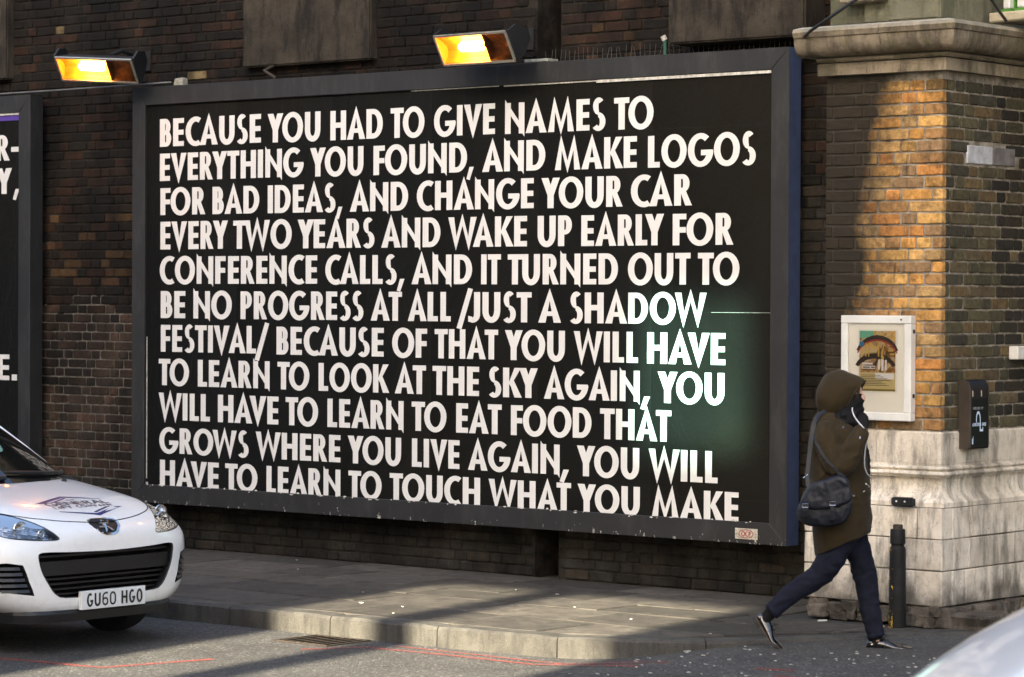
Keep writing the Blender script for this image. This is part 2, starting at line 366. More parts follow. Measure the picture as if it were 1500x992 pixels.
    if ch == '0': return .62, _arc(.31, .68, .31, .33, 0, 180, s*.8, b*.8) + _arc(.31, .32, .31, .33, 180, 360, s*.8, b*.8) + [_rect(0, .31, s*.8, .69), _rect(.62-s*.8, .31, .62, .69)]
    return .35, []
BEAR = dict(A=0, V=0, W=0, Y=0, T=.01, O=.02, C=.02, G=.02, S=.02, D=.045, B=.045)
def layout(word, x0, x1, z0, cap):
    """polygons of a word stretched between x0 and x1"""
    pens = []; x = 0; pr = None
    for ch in word:
        w, ps = glyph(ch)
        if pr is not None:
            x += BEAR.get(pr, .055) + BEAR.get(ch, .055)
            if (pr+ch) in ('AT', 'TA', 'AV', 'VA', 'AY', 'YO', 'TO', 'LT', 'LY', 'TW', 'OW', 'YE', 'WA', 'CA', 'FO', 'KY', 'RY', 'TU', 'KE'): x -= .06
            if (pr+ch) in ('LY', 'AV', 'KY', 'WA'): x -= .10
        pens.append((x, w, ps)); x += w; pr = ch
    k = (x1-x0)/x if x else 1
    out = []
    for i, (px, w, ps) in enumerate(pens):
        for j, p in enumerate(ps):
            out.append((i, j, [(x0+(px+a)*k, z0+b*cap) for a, b in p]))
    return out
def flat_text(polys, y, step=.00005):
    """XZ-plane sheet facing -Y; pieces of a letter that overlap lie a hair above each other"""
    v = []; f = []
    for i, j, p in polys:
        a = sum(p[k][0]*p[(k+1) % len(p)][1]-p[(k+1) % len(p)][0]*p[k][1] for k in range(len(p)))
        if a < 0: p = p[::-1]
        yy = y - step*((i % 2)*42 + min(j, 41)); b = len(v); v += [(x, yy, z) for x, z in p]; f.append(tuple(range(b, b+len(p))))
    return v, f

# ------------------------------------------------------------------ ground
ARR = [(-40, -2.74), (5.8, -2.72), (6.4, -2.66), (6.8, -2.50), (7.15, -2.28), (7.45, -2.02), (7.66, -1.65), (7.84, -1.25), (8.02, -.9), (8.3, -.5), (9.0, .3)]
def sstep(a, b, x): t = max(0, min(1, (x-a)/(b-a))); return t*t*(3-2*t)
def road_z(x, y):
    t = sstep(6.5, 7.6, x)*sstep(-4.2, -2.1, y); return -.13 + .115*t
xs = [-300, -120, -60, -30, -15, -8] + [-4+.25*i for i in range(73)] + [16, 20, 30, 60, 120, 300]
ys = [-300, -120, -60, -30, -20, -14, -10] + [-8+.25*i for i in range(45)] + [4, 6, 10, 20, 60, 120, 300]
v = [(x, y, road_z(x, y)) for y in ys for x in xs]; nx = len(xs)
f = [(j*nx+i, j*nx+i+1, (j+1)*nx+i+1, (j+1)*nx+i) for j in range(len(ys)-1) for i in range(nx-1)]
tag(mesh('road', v, f, M_ROAD, smooth=True), kind='structure')

def clip(poly, a, b):
    """keep the left side of a->b"""
    out = []; d = lambda p: (b[0]-a[0])*(p[1]-a[1]) - (b[1]-a[1])*(p[0]-a[0])
    for i in range(len(poly)):
        p, q = poly[i], poly[(i+1) % len(poly)]; dp, dq = d(p), d(q)
        if dp >= 0: out.append(p)
        if dp*dq < 0: t = dp/(dp-dq); out.append((p[0]+t*(q[0]-p[0]), p[1]+t*(q[1]-p[1])))
    return out
def offset(line, w):
    out = []
    for i, p in enumerate(line):
        a = Vector(line[max(i-1, 0)]); b = Vector(line[min(i+1, len(line)-1)]); t = (b-a).normalized(); out.append((p[0]-t.y*w, p[1]+t.x*w))
    return out
INN = offset(ARR, .15)
pav = [(-40, 6), ] + INN[:9] + [(8.2, 6)]
base = MB(); k = len(pav)
pvt = pav[::1]
base.add([(x, y, -.009) for x, y in pvt], [tuple(range(k))] )
pavement = tag(base.build('pavement', M_JOINT), kind='structure')
bm = bmesh.new(); bm.from_mesh(pavement.data); bmesh.ops.triangulate(bm, faces=bm.faces); bmesh.ops.recalc_face_normals(bm, faces=bm.faces)
for fc in bm.faces:
    if fc.normal.z < 0: fc.normal_flip()
bm.to_mesh(pavement.data); bm.free()
rng = random.Random(3)
y = .18; row = 0; depths = [.45, .62, .45, .60, .62, .45]
rows = []
for dpt in depths: rows.append((y-dpt, y)); y -= dpt
for (ya, yb) in rows:
    x = -3.0 - rng.random()*.5
    while x < 8.2:
        w = rng.choice((.6, .75, .9, .9)); g = .007
        p = [(x+g, ya+g), (x+w-g, ya+g), (x+w-g, yb-g), (x+g, yb-g)]
        for a, b in zip(INN[:9], INN[1:10]): 
            if p: p = clip(p, (a[0]-.004*0, a[1]), b)
        x += w
        if len(p) < 3: continue
        cx = sum(q[0] for q in p)/len(p); cy_ = sum(q[1] for q in p)/len(p)
        if cx > 6.95 and cy_ > -.62: continue
        dz = [rng.uniform(-.0035, .0035) for _ in p]; n_ = len(p)
        top = [(q[0], q[1], dz[i]) for i, q in enumerate([(cx+(q[0]-cx)*.992, cy_+(q[1]-cy_)*.992) for q in p])]
        mid = [(q[0], q[1], -.0035) for q in p]; bot = [(q[0], q[1], -.03) for q in p]
        m_ = MB(); m_.add(top+mid+bot, [tuple(range(n_))] + [(i+n_, (i+1) % n_+n_, (i+1) % n_, i) for i in range(n_)] + [(i+2*n_, (i+1) % n_+2*n_, (i+1) % n_+n_, i+n_) for i in range(n_)])
        m_.build('paving_slab', M_SLAB, pavement)
    row += 1
# kerb stones
def along(line, s):
    acc = 0
    for a, b in zip(line, line[1:]):
        d = math.dist(a, b)
        if acc+d >= s: t = (s-acc)/d; return Vector((a[0]+(b[0]-a[0])*t, a[1]+(b[1]-a[1])*t)), Vector((b[0]-a[0], b[1]-a[1])).normalized()
        acc += d
    return Vector(line[-1]), Vector((1, 0))
s = 36.5
while s < 50.6:
    L = .9; m_ = MB(); rings = []; segs = 8; s0, s1 = s+.004, s+L-.004
    for i in range(segs+1):
        p, t = along(ARR, s0+(s1-s0)*i/segs); nrm = Vector((-t.y, t.x)); j = lambda: rng.uniform(-.0025, .0025)
        prof = [(-.012, -.30), (-.006, -.02), (.012, -.002), (.145, .0), (.148, -.30)]
        e = .006 if i in (0, segs) else 0
        rings.append([(p.x+nrm.x*(a+(e if k_ in (0, 1) else 0)), p.y+nrm.y*(a+(e if k_ in (0, 1) else 0)), z_+.001+j()*.6 - (e if k_ in (1, 2, 3) else 0)) for k_, (a, z_) in enumerate(prof)])
    m_.rings(rings); o = m_.build('kerb_stone', M_KERB, pavement); fix_normals(o); s += L
# red route lines and an unfinished chevron, as thin sheets on the asphalt
def stripe(pts, w, name='red_line_marking'):
    q = offset(pts, w/2), offset(pts, -w/2); v = []
    for a, b in zip(*q): v += [(a[0], a[1], road_z(*a)+.004), (b[0], b[1], road_z(*b)+.004)]
    return [tuple(p) for p in v], [(2*i, 2*i+1, 2*i+3, 2*i+2) for i in range(len(pts)-1)]
for nm, pts, w in (('red_line_marking', [(3.75, -4.95), (4.15, -4.86), (4.5, -4.82), (4.74, -4.79), (4.83, -4.45), (4.93, -4.08)], .065),
               ('red_line_marking', [(4.98, -3.38), (5.2, -3.04), (5.9, -3.0), (6.5, -3.02), (7.2, -3.0), (8.4, -2.95), (9.5, -2.93)], .05),
               ('red_line_marking', [(5.3, -2.99+.12), (5.9, -2.99+.11), (6.6, -3.0+.1), (7.3, -2.87), (8.2, -2.80)], .04)):
    v, f = stripe(pts, w); o = mesh(nm, v, f, M_RED); fix_normals(o); tag(o, kind='structure')
# gully grate in the gutter
dr = tag(empty('drain_grate', (4.76, -2.97, -.128)), 'rusty iron slotted drain grate set in the gutter below the kerb', 'drain grate')
M_IRON = simple('rusty_cast_iron', (.05, .038, .028), .7, .3, var=.5, scale=30, bump=.5)
b = MB(); b.box(-.235, .235, .175, .20, 0, .007); b.box(-.235, .235, -.20, -.175, 0, .007); b.box(-.235, -.21, -.1749, .1749, 0, .0065); b.box(.21, .235, -.1749, .1749, 0, .0065); b.build('grate_rim', M_IRON, dr)
hl = MB(); hl.box(-.21, .21, -.1745, .1745, .001, .0046); hl.build('grate_shade_sheet', simple('drain_shade_black', (.001, .001, .001), 1, Specular_IOR_Level=0.0), dr)  # flat black sheet painting the shade inside the slots
for i in range(6):
    b = MB(); x = -.18+i*.066; b.add([(x-.008, -.17, .0030), (x+.008, -.17, .0030), (x+.028, .17, .0030), (x+.012, .17, .0030), (x-.008, -.17, .0068), (x+.008, -.17, .0068), (x+.028, .17, .0068), (x+.012, .17, .0068)], [(3,2,1,0),(4,5,6,7),(0,1,5,4),(1,2,6,5),(2,3,7,6),(3,0,4,7)]); b.build('grate_bar', M_IRON, dr)

# ------------------------------------------------------------------ bricks
def brick_mesh(w, seed):
    rg = random.Random(seed); h = .065; dp = .045; m_ = MB()
    def ring(yy, ins, j):
        x0, x1, z0, z1 = -w/2+ins, w/2-ins, -h/2+ins, h/2-ins; c = .007
        pts = [(x0+c, z0), (0, z0), (x1-c, z0), (x1, z0+c), (x1, z1-c), (x1-c, z1), (0, z1), (x0+c, z1), (x0, z1-c), (x0, z0+c)]
        return [(a+rg.uniform(-j, j), yy+rg.uniform(-j, j)*.6, b_+rg.uniform(-j, j)) for a, b_ in pts]
    m_.rings([ring(dp, 0, 0), ring(.006, .0005, .0015), ring(0, .005, .002)], cap=False)
    m_.f.append(tuple(range(20, 30))[::-1]); m_.m.append(0)
    me = bpy.data.meshes.new('brick'); me.from_pydata(m_.v, [], m_.f); me.materials.append(M_BRICK)
    bm = bmesh.new(); bm.from_mesh(me); bmesh.ops.recalc_face_normals(bm, faces=bm.faces); bm.to_mesh(me); bm.free(); return me
POOL = {'s': [brick_mesh(.214, i) for i in range(6)], 'h': [brick_mesh(.102, 20+i) for i in range(5)], 'q': [brick_mesh(.066, 40+i) for i in range(2)]}
PW = dict(s=.214, h=.102, q=.066)
def bond(u0, u1, z0, z1, seed, skip=None, start=0):
    """Flemish-like bond: (kind, u, z)"""
    rg = random.Random(seed); out = []; c = start; z = z0+.0375
    while z < z1-.02:
        u = u0 + (0 if c % 2 else -.056); k = c
        while u < u1:
            kind = 's' if (k % 2) else 'h'
            if rg.random() < .07: kind = 's' if kind == 'h' else 'h'
            w = PW[kind]
            cu = u+w/2; sx = 1.0; last = u1-u-w < .045
            if last:
                rem = u1-u
                if rem < .035: break
                kind = 's' if rem > .15 else 'h' if rem > .08 else 'q'; sx = rem/PW[kind]; cu = u+rem/2; w = rem
            if cu-w/2 > u0-.03 and not (skip and skip(cu, z)): out.append((kind, cu, z, sx))
            elif cu+w/2 > u0+.03 and cu-w/2 <= u0-.03 and not (skip and skip(cu, z)):
                l_ = cu+w/2-u0; out.append(('h' if l_ > .06 else 'q', u0+l_/2, z, l_/PW['h' if l_ > .06 else 'q']))
            u += w+.0105+rg.uniform(-.001, .002); k += 1
        z += .0752; c += 1
    return out
def lay(parent, bricks, place, colour, budget, seed, mass_name='brick_mass'):
    """the first `budget` bricks as parts, the rest as one mass"""
    rg = random.Random(seed); vs = []; fs = []; cols = []
    for n_, (kind, u, z, sx) in enumerate(bricks):
        me = rg.choice(POOL[kind]); dy = rg.uniform(-.003, .004); tilt = rg.uniform(-.006, .006)
        mat = place(u, z, dy) @ Matrix.Rotation(tilt, 4, 'Y') @ Matrix.Diagonal((sx, 1, 1, 1)); col = colour(u, z, rg)
        if n_ < budget:
            o = bpy.data.objects.new('brick', me); COL.objects.link(o); o.parent = parent; o.matrix_local = mat; o.color = (*col, 1)
        else:
            b = len(vs); vs += [mat @ v.co for v in me.vertices]; nf = [tuple(b+i for i in p.vertices) for p in me.polygons]; fs += nf
            cols += [col]*len(me.vertices)
    if vs:
        me = bpy.data.meshes.new(mass_name); me.from_pydata([tuple(v) for v in vs], [], fs); o = link(mass_name, me, parent, [M_BRICKA]); o['kind'] = 'stuff'
        at = me.color_attributes.new('tint', 'FLOAT_COLOR', 'POINT'); at.data.foreach_set('color', [c_ for c in cols for c_ in (*c, 1)])
def pick(rg, pal, j=.18):
    c = rg.choice(pal); k = (1+rg.uniform(-j, j))*(.78 if pal in (SOOTY, GREYD, SOOTY_Y) else 1); return tuple(min(1, x*k) for x in c)
SOOTY = [(.020, .013, .008), (.014, .010, .007), (.030, .015, .009), (.016, .012, .008), (.042, .019, .010), (.010, .008, .006)]
SOOTY_Y = [(.10, .055, .022), (.08, .042, .020)]
LOWER = [(.085, .05, .035), (.060, .040, .027), (.048, .035, .026), (.070, .046, .032), (.040, .032, .026), (.052, .034, .022)]
GREYD = [(.040, .036, .026), (.032, .028, .022), (.050, .040, .028), (.036, .034, .028)]
ORANGE = [(.52, .26, .070), (.43, .23, .070), (.56, .33, .12), (.47, .21, .060), (.38, .24, .10), (.33, .18, .07), (.52, .30, .095), (.26, .16, .08)]
OLIVE = [(.085, .075, .042), (.065, .060, .036), (.10, .078, .045), (.055, .050, .035), (.12, .085, .042)]

WY = .18
SLOT = (3.90, 4.12)
def wall_col(u, z, rg):
    if z < .5: 
        c = pick(rg, GREYD); return tuple(x*1.0 for x in c)
    if u > 6.2: return pick(rg, GREYD if z < 2.8 else SOOTY)
    if z < 1.9+rg.uniform(-.08, .08): return pick(rg, LOWER)
    if 2.1 < z < 2.7 and rg.random() < .28: return pick(rg, SOOTY_Y)
    if z > 3.7 and rg.random() < .006: return (.26, .19, .09)
    if z > 3.7 and u > 4.15 and u < 4.9 and rg.random() < .3: return pick(rg, SOOTY_Y)
    return pick(rg, SOOTY)
wall = tag(empty('brick_wall', (0, 0, 0)), 'soot-blackened brick railway wall behind the two billboards', 'wall')
wb = MB()
for a, b_ in ((-8, SLOT[0]), (SLOT[1], 7.3)): wb.box(a, b_, WY+.010, WY+.5, -.2, 5.6)
wb.box(SLOT[0], SLOT[1], WY+.32, WY+.5, -.2, 5.6)
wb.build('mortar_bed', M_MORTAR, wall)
inslot = lambda u: SLOT[0]-.05 < u < SLOT[1]+.05
hid = lambda u, z: (-.05 < u < 6.15 and .42 < z < 3.62) or inslot(u) or (u < -1.55 and .4 < z < 3.6) or (u < -1.3 and z < .4)
stoneblk = [(-3.1, -1.84, 3.865, .11), (.97, 2.33, 3.825, .11), (5.26, 6.39, 3.770, -.06)]
def hid2(u, z): return hid(u, z) or any(a+.02 < u < b_-.02 and z > zb+.02 for a, b_, zb, _ in stoneblk)
bs = bond(-2.6, SLOT[0]-.01, 0, 4.62, 11, hid2) + bond(SLOT[1]+.01, 6.96, 0, 4.5, 12, hid2)
vis = lambda q: (0 if (q[1] > 6.2 and q[2] < 3.9) else 1 if (-1.4 < q[1] < -.1 and q[2] < 3.9) else 2 if (q[2] < .5 and q[1] > 0) else 3)
bs.sort(key=lambda q: (vis(q), -q[1]))
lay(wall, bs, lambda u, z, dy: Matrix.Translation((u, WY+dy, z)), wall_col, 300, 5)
for a, b_, zb, yf in stoneblk:
    m_ = MB(); m_.box(a, b_, yf, WY+.1, zb, 5.5, c=.012); m_.build('padstone', M_SOOT, wall)
# a grey-green vent pipe stub and small tin beside the padstone
# ------------------------------------------------------------------ pier
PX, PY = 7.82, -.66; PXL = 6.96
pier = tag(empty('corner_pier', (0, 0, 0)), 'yellow brick street-corner pier with pale stone plinth and mossy cornice', 'pier')
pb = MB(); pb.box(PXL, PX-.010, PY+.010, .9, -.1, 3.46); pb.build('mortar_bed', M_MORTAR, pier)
def pier_col(u, z, rg):
    if z < 1.35: return pick(rg, [(.20, .13, .07), (.30, .16, .06), (.15, .10, .06)])
    return pick(rg, ORANGE)
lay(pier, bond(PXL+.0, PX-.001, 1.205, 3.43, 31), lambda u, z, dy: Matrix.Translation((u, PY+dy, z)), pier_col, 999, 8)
def pier_col_r(u, z, rg):
    if u > .02 and rg.random() < .8: return pick(rg, GREYD)  # bricks further back coloured darker for the bridge's shadow
    return pick(rg, OLIVE)
skipr = lambda u, z: z > 2.86 and z < 2.99 and -.38 < u < .22
RZ = Matrix.Rotation(R(90), 4, 'Z')
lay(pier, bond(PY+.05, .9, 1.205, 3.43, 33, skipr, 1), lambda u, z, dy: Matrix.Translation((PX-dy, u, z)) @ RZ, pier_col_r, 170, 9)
M_WHITEWASH = simple('whitewashed_stone', (.42, .43, .45), .85, var=.3, scale=14, bump=.4)
M_GREYREND = simple('grey_render_patch', (.15, .14, .14), .9, var=.35, scale=12, bump=.4)
for a, b_, m_ in ((-.365, -.06, M_WHITEWASH), (-.05, .22, M_GREYREND)):
    q = MB(); q.box(PX-.05, PX+.004, a, b_, 2.872, 2.985, c=.004); q.build('stone_block', m_, pier)
# plinth: courses of separate blocks wrapping the corner
def block_left(u0, u1, z0, z1, yf, yb=None, mat=M_STONE, c=.004, name='stone_block'):
    q = MB(); q.box(u0+.002, u1-.002, yf, yb or yf+.2, z0+.004, z1-.003, c=c, jit=.002); return q.build(name, mat, pier)
def block_right(y0, y1, z0, z1, xf, mat=M_STONE, c=.004, name='stone_block'):
    q = MB(); q.box(xf-.25, xf, y0+.002, y1-.002, z0+.004, z1-.003, c=c, jit=.002); return q.build(name, mat, pier)
core = MB(); core.box(6.90, PX-.03, PY+.03, .9, -.1, 1.2); core.build('plinth_core', M_RUBBLE, pier)
FP = 7.885; YP = -.745; XL = 6.87
# zs: rubble 0-.12, courses .12-.345-.54-.735
for z0, z1, cuts, rcuts, cw, cr in ((.125, .345, [XL, 7.30, 7.62], [-.62, -.46, .05, .5, 1.0], .0, .0), (.345, .54, [XL, 7.16, 7.50], [-.60, -.42, .12, .6, 1.0], 0, 0), (.54, .735, [XL, 7.36, 7.705], [-.62, -.40, .30, 1.0], 0, 0)):
    for a, b_ in zip(cuts, cuts[1:]): block_left(a, b_, z0, z1, YP)
    block_left(cuts[-1], FP, z0, z1, YP, rcuts[0]+.0)                         # corner block
    for a, b_ in zip(rcuts, rcuts[1:]): block_right(a, b_, z0, z1, FP)
# splayed course, torus mouldings and flat band swept round the corner
def sweep(prof, name, mat, x0=XL, y1=.9, cutx=(), cuty=()):
    """prof: (protrusion beyond brick face, z), swept along the left face, mitred round the corner and back along the right face, split at joints"""
    zt, zb = prof[-1][1], prof[0][1]
    rl = lambda x: [(x, PY-p, z) for p, z in prof] + [(x, PY+.1, zt), (x, PY+.1, zb)]
    rc = [(PX+p, PY-p, z) for p, z in prof] + [(PX-.1, PY+.1, zt), (PX-.1, PY+.1, zb)]
    rr = lambda y: [(PX+p, y, z) for p, z in prof] + [(PX-.1, y, zt), (PX-.1, y, zb)]
    xs_ = [x0]+list(cutx); ys_ = list(cuty)+[y1]; runs = []
    for a, b_ in zip(xs_, xs_[1:]): runs.append([rl(a+.0015), rl(b_-.0015)])
    runs.append([rl(xs_[-1]+.0015), rc, rr(ys_[0]-.0015)])
    for a, b_ in zip(ys_, ys_[1:]): runs.append([rr(a+.0015), rr(b_-.0015)])
    for rs in runs:
        m_ = MB(); m_.rings(rs); o = m_.build(name, mat, pier); fix_normals(o); autosmooth(o, 30)
def arcp(p0, p1, bulge, n=6):
    """profile points between two (protrusion,z) with a bulge"""
    out = []
    for i in range(n+1):
        t = i/n; nx_, nz_ = -(p1[1]-p0[1]), (p1[0]-p0[0]); k_ = 4*t*(1-t)*bulge
        out.append((p0[0]+(p1[0]-p0[0])*t+nx_*k_, p0[1]+(p1[1]-p0[1])*t+nz_*k_))
    return out
sweep([(.065, .737), (.065, .765)] + arcp((.062, .77), (.022, .918), .16), 'splayed_stone', M_STONE, cutx=(7.33,), cuty=(.1,))
sweep([(.045, .92)] + arcp((.045, .925), (.045, .955), -.5) + [(.03, .957)] + arcp((.030, .96), (.03, .985), -.5) + [(.012, .988), (.012, 1.0)], 'torus_moulding', M_STONE, cutx=(7.55,), cuty=(.2,))
sweep([(.012, 1.002), (.012, 1.19), (.0, 1.20)], 'band_stone', M_STONE, cutx=(7.36,), cuty=(-.1,))
# cornice
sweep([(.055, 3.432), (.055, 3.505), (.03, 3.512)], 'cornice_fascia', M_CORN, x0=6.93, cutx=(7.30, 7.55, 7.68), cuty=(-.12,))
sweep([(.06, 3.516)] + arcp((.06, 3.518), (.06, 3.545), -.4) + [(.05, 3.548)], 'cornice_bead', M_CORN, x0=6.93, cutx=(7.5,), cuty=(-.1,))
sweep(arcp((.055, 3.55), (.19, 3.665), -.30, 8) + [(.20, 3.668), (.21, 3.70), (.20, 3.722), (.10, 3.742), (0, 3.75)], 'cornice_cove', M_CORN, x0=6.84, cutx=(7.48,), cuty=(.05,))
# frieze blocks above the cornice
for a, b_, yf in ((6.93, 7.22, -.58), (7.22, 7.42, -.63), (7.42, 7.80, -.66)):
    block_left(a, b_, 3.751, 4.5, yf, mat=M_FRIEZE, c=.01)
block_right(-.455, -.14, 3.751, 4.5, 7.80, mat=M_FRIEZE); block_right(-.14, 1.0, 3.751, 4.5, 7.78, mat=M_FRIEZE)
fb = MB(); fb.box(6.94, 7.7, -.5, .9, 3.46, 4.5); fb.build('frieze_core', M_RUBBLE, pier)
lg = MB(); lg.box(7.08, 7.40, -.70, -.5, 3.885, 3.93, c=.008); lg.build('ledge_stone', M_CORN, pier)
# rubble footing: many rough stones
rg = random.Random(21)
def rock(x, y_, z_, sx, sy, sz, seed):
    bm = bmesh.new(); bmesh.ops.create_icosphere(bm, subdivisions=3, radius=1)
    for v_ in bm.verts:
        q = v_.co.copy(); q = Vector([math.copysign(abs(a)**.34, a) for a in q]); k_ = 1+.20*noise.noise(q*1.3+Vector((seed, 0, 0)))+.10*noise.noise(q*3.7+Vector((0, seed, 0)))
        v_.co = Vector((x+q.x*sx*k_, y_+q.y*sy*k_, z_+q.z*sz*k_))
    m_ = MB(); bm.verts.index_update(); m_.add([v_.co for v_ in bm.verts], [[v_.index for v_ in f_.verts] for f_ in bm.faces]); bm.free(); return m_
for row, (yc, zc, zh) in enumerate(((-.688, .088, .045), (-.700, .035, .045))):
    x = 6.90
    while x < 7.84:
        w = rg.uniform(.05, .19); rock(x+w/2, yc+rg.uniform(-.022, .012), zc+rg.uniform(-.014, .012), w/2*.98, .055, zh*rg.uniform(.75, 1.05), x*7+row*3).build('rubble_stone', M_RUBBLE, pier); x += w*.93
y = -.74
while y < .9:
    w = rg.uniform(.09, .2); rock(7.86+rg.uniform(-.02, .02), y+w/2, .05, .07, w/2, .07, y*9).build('rubble_stone', M_RUBBLE, pier)
    if rg.random() < .75: rock(8.0+rg.uniform(-.03, .05), y+w/2+rg.uniform(-.04, .04), .0, .08, w/2.2, rg.uniform(.04, .07), y*5).build('rubble_stone', M_RUBBLE, pier)
    y += w*.95
o = rock(8.03, -.55, .02, .15, .16, .075, 3.3).build('rubble_stone', M_RUBBLE, pier)
# ------------------------------------------------------------------ billboards
PW_, Z0, Z1, FW = 6.097, .512, 3.560, .147
def rail(parent, pts, name='frame_rail', y0=-.022, y1=.118):
    """mitred timber rail: pts = four XZ corners"""
    m_ = MB(); c = .004; cx = sum(p[0] for p in pts)/4; cz = sum(p[1] for p in pts)/4
    a = sum(pts[k][0]*pts[(k+1) % 4][1]-pts[(k+1) % 4][0]*pts[k][1] for k in range(4))
    if a < 0: pts = pts[::-1]
    def ins(p, k): return (p[0]+math.copysign(k, cx-p[0]), p[1]+math.copysign(k, cz-p[1]))
    rings = [[(x, y1, z) for x, z in pts], [(x, y0+c, z) for x, z in pts], [(ins(p, c*.8)[0], y0, ins(p, c*.8)[1]) for p in pts]]
    m_.rings(rings); o = m_.build(name, [M_FRAME, M_SKYSIDE], parent); fix_normals(o)
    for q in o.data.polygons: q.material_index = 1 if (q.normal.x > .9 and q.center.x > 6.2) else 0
    return o
def billboard(x0, label, cat='billboard'):
    t = tag(empty('billboard', (0, 0, 0)), label, cat); x1 = x0+PW_; e = .0015
    back = MB(); back.box(x0-.02, x1+.02, .004, .10, Z0-.02, Z1+.02); back.build('backing_board', M_BLACKMET, t)
    X0, X1, a, b = x0-FW, x1+FW, Z0-FW, Z1+FW
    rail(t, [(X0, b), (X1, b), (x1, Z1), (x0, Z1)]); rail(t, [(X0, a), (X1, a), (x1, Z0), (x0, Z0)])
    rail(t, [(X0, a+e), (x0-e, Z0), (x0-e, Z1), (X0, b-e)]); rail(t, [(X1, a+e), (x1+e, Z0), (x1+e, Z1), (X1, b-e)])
    # the pasted sheet, slightly cockled
    nx_, nz_ = 120, 60; v = []; 
    for j in range(nz_+1):
        for i in range(nx_+1):
            X, Z = x0+PW_*i/nx_, Z0+(Z1-Z0)*j/nz_; v.append((X, .0-.0006+.0006*noise.noise(Vector((X*2, Z*3, 4)))*1.0, Z))
    f = [(j*(nx_+1)+i, j*(nx_+1)+i+1, (j+1)*(nx_+1)+i+1, (j+1)*(nx_+1)+i) for j in range(nz_) for i in range(nx_)]
    p = mesh('poster', v, f, M_POSTER, t, smooth=True); return t, p
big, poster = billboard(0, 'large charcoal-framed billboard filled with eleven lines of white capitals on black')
LINES = [
(3.226,3.203,3.448,3.426,0.16,4.83,[('BECAUSE',0.156,1.29),('YOU',1.361,1.925),('HAD',2.028,2.567),('TO',2.645,2.985),('GIVE',3.075,3.665),('NAMES',3.758,4.679),('TO',4.753,5.101)]),
(2.953,2.931,3.171,3.151,0.17,5.05,[('EVERYTHING',0.157,1.75),('YOU',1.816,2.371),('FOUND',2.473,3.399),(',',3.393,3.463),('AND',3.543,4.135),('MAKE',4.222,4.957),('LOGOS',5.052,5.964)]),
(2.677,2.661,2.892,2.877,0.17,5.35,[('FOR',0.164,0.67),('BAD',0.757,1.275),('IDEAS',1.366,2.087),(',',2.087,2.157),('AND',2.233,2.824),('CHANGE',2.909,4.031),('YOUR',4.1,4.827),('CAR',4.904,5.424)]),
(2.402,2.389,2.624,2.606,0.17,5.29,[('EVERY',0.165,0.931),('TWO',0.989,1.626),('YEARS',1.688,2.489),('AND',2.555,3.144),('WAKE',3.219,3.97),('UP',4.067,4.383),('EARLY',4.465,5.194),('FOR',5.269,5.774)]),
(2.126,2.117,2.343,2.335,0.82,5.56,[('CONFERENCE',0.159,1.898),('CALLS',1.981,2.714),(',',2.714,2.79),('AND',2.86,3.452),('IT',3.538,3.727),('TURNED',3.79,4.797),('OUT',4.882,5.423),('TO',5.485,5.835)]),
(1.852,1.845,2.068,2.062,0.17,4.94,[('BE',0.172,0.456),('NO',0.546,0.98),('PROGRESS',1.073,2.381),('AT',2.451,2.768),('ALL',2.825,3.247),('/',3.304,3.46),('JUST',3.434,4.016),('A',4.076,4.286),('SHADOW',4.358,5.563)]),
(1.584,1.569,1.798,1.786,0.17,5.65,[('FESTIVAL',0.174,1.246),('/',1.228,1.387),('BECAUSE',1.466,2.585),('OF',2.669,3.019),('THAT',3.091,3.704),('YOU',3.766,4.322),('WILL',4.402,4.976),('HAVE',5.054,5.721)]),
(1.314,1.300,1.525,1.515,0.21,5.24,[('TO',0.151,0.502),('LEARN',0.599,1.393),('TO',1.477,1.821),('LOOK',1.915,2.641),('AT',2.698,3.01),('THE',3.072,3.523),('SKY',3.607,4.074),('AGAIN',4.132,4.99),(',',4.996,5.081),('YOU',5.147,5.714)]),
(1.037,1.031,1.253,1.247,0.68,5.22,[('WILL',0.152,0.739),('HAVE',0.826,1.492),('TO',1.566,1.915),('LEARN',2.009,2.787),('TO',2.867,3.213),('EAT',3.304,3.739),('FOOD',3.826,4.568),('THAT',4.642,5.266)]),
(0.771,0.761,0.974,0.979,0.51,5.62,[('GROWS',0.16,1.17),('WHERE',1.244,2.146),('YOU',2.221,2.764),('LIVE',2.872,3.34),('AGAIN',3.42,4.279),(',',4.279,4.365),('YOU',4.435,4.99),('WILL',5.072,5.662)]),
(0.495,0.506,0.708,0.707,0.21,5.82,[('HAVE',0.169,0.84),('TO',0.91,1.268),('LEARN',1.363,2.147),('TO',2.229,2.572),('TOUCH',2.65,3.538),('WHAT',3.618,4.386),('YOU',4.443,4.997),('MAKE',5.101,5.838)]),
]

def put_letters(parent, polys, y):
    """each printed capital is a flat sheet of its own"""
    by = {}
    for i, j, p in polys: by.setdefault(i, []).append((i, j, p))
    for i, ps in by.items():
        v, f = flat_text(ps, y); mesh('letter', v, f, M_WHITE, parent)
for zb0, zb1, zt0, zt1, xa, xb, words in LINES:
    for w, a, b in words:
        zz = lambda X, p, q: p+(q-p)*(X-xa)/(xb-xa)
        base = zz((a+b)/2, zb0, zb1); cap = zz((a+b)/2, zt0, zt1)-base
        if zb0 < .6: base = max(base, .503)
        put_letters(poster, layout(w, a, b, base, cap), -.0030)
